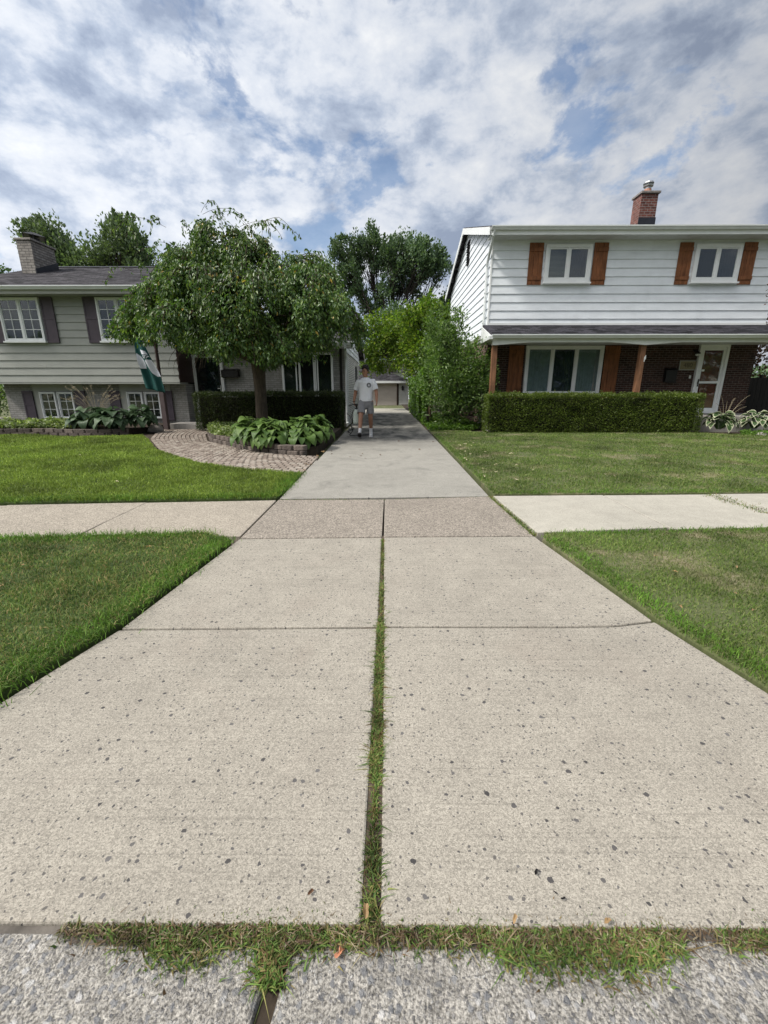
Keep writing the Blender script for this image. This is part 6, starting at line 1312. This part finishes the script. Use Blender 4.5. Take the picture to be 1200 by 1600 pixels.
# a hose bib and coiled hose by the corner of the left house
p = empty('garden_hose', (-1.30, 14.6, 0), 'black garden hose lying by the wall corner of the left house', 'hose')
b = MB(); hp_ = [(-1.36, 15.0, .42), (-1.28, 14.9, .40), (-1.24, 14.8, .22), (-1.18, 14.5, .03), (-1.05, 14.0, .02), (-1.15, 13.6, .02), (-1.24, 13.3, .02), (-1.18, 13.1, .02)]
b.tube(bez(hp_[0], hp_[3], (.1, 0, .12), 10), .014, 8); b.tube(bez(hp_[3], hp_[5], (.16, 0, 0), 10), .014, 8); b.tube(bez(hp_[5], (-1.10, 12.7, .02), (-.10, 0, 0), 8), .014, 8); b.build('hose', M['blackp'], p, smooth=True)
b = MB(); b.lathe([(.03, 0), (.03, .04), (.015, .05)], (-1.36, 15.0, .42), 10); b.build('tap', M['metal'], p)

# ------------------------------------------------------------------ fallen leaves, each its own thing
def leaf_proto(seed, size):
    r = np.random.default_rng(seed); n = 12; vs = [(0, 0, .004)]
    for i in range(n): a = 2 * math.pi * i / n; k = size * (.55 + .45 * abs(math.cos(a))) * r.uniform(.75, 1.15); vs.append((k * math.cos(a), k * math.sin(a) * .62, .004 + size * .35 * abs(r.normal()) * abs(math.sin(a))))
    me = bpy.data.meshes.new('fallen_leaf'); me.from_pydata(vs, [], [(0, i + 1, (i + 1) % n + 1) for i in range(n)]); return me
def leaves(pts, size, mat, label, group, z, seed):
    r = random.Random(seed); ms = [leaf_proto(seed * 10 + i, size) for i in range(4)]
    for m_ in ms: m_.materials.append(mat)
    for i, (x, y) in enumerate(pts):
        o = bpy.data.objects.new('fallen_leaf', ms[i % 4]); COL.objects.link(o); o.location = (x, y, z); o.rotation_euler = (r.uniform(-.25, .25), r.uniform(-.25, .25), r.uniform(0, 6.28)); k = r.uniform(.7, 1.3); o.scale = (k, k, k)
        tag(o, label, 'leaf', group)
rr = random.Random(4)
leaves([(1.25 + abs(rr.gauss(0, .55)) + .12, rr.uniform(5.6, 10.5)) for _ in range(26)], .030, M['deadpale'], 'small pale dry leaf on the right lawn near the driveway', 'pale leaves on the right lawn', .045, 1)
leaves([(1.62 + rr.uniform(0, 1.1), rr.uniform(1.9, 3.4)) for _ in range(9)], .020, M['dead'], 'small curled dry leaf on the right grass strip by the apron', 'leaves on the right grass strip', .035, 2)
leaves([(rr.uniform(-2.6, -1.6), rr.uniform(1.8, 3.2)) for _ in range(5)], .020, M['dead'], 'small curled dry leaf on the left grass strip by the apron', 'leaves on the left grass strip', .05, 3)
leaves([(rr.uniform(-1.2, 1.2), rr.uniform(7.9, 11.3)) for _ in range(13)], .028, M['deadbrown'], 'small dark brown leaf lying on the grey driveway', 'dark leaves on the driveway', .005, 4)
leaves([(-5 + rr.uniform(-2, 3), rr.uniform(5.2, 8.0)) for _ in range(8)], .022, M['deadpale'], 'small pale leaf lying on the green left lawn', 'pale leaves on the left lawn', .05, 5)
leaves([(-1.33 + rr.gauss(0, .05), rr.uniform(6.6, 9.0)) for _ in range(10)], .028, M['dead'], 'small dry leaf where the brick path meets the driveway', 'leaves at the edge of the brick path', .012, 6)
leaves([(-0.193, .787)], .015, M['deadbrown'], 'single brown leaf on the apron near the street weeds', 'one brown leaf', .004, 7)
leaves([(-0.107, .668)], .013, M['orangeleaf'], 'single round orange leaf on the grey street edge', 'one orange leaf', -.008, 8)
leaves([(.398, .838), (.43, .79), (.445, .777)], .008, M['black'], 'tiny black seed on the right half of the apron', 'black seeds on the apron', .004, 9)
leaves([(.53, .725), (.31, .728), (-.05, .742)], .013, M['dead'], 'small curled tan leaf caught in the street edge weeds', 'leaves caught in the street weeds', .012, 10)
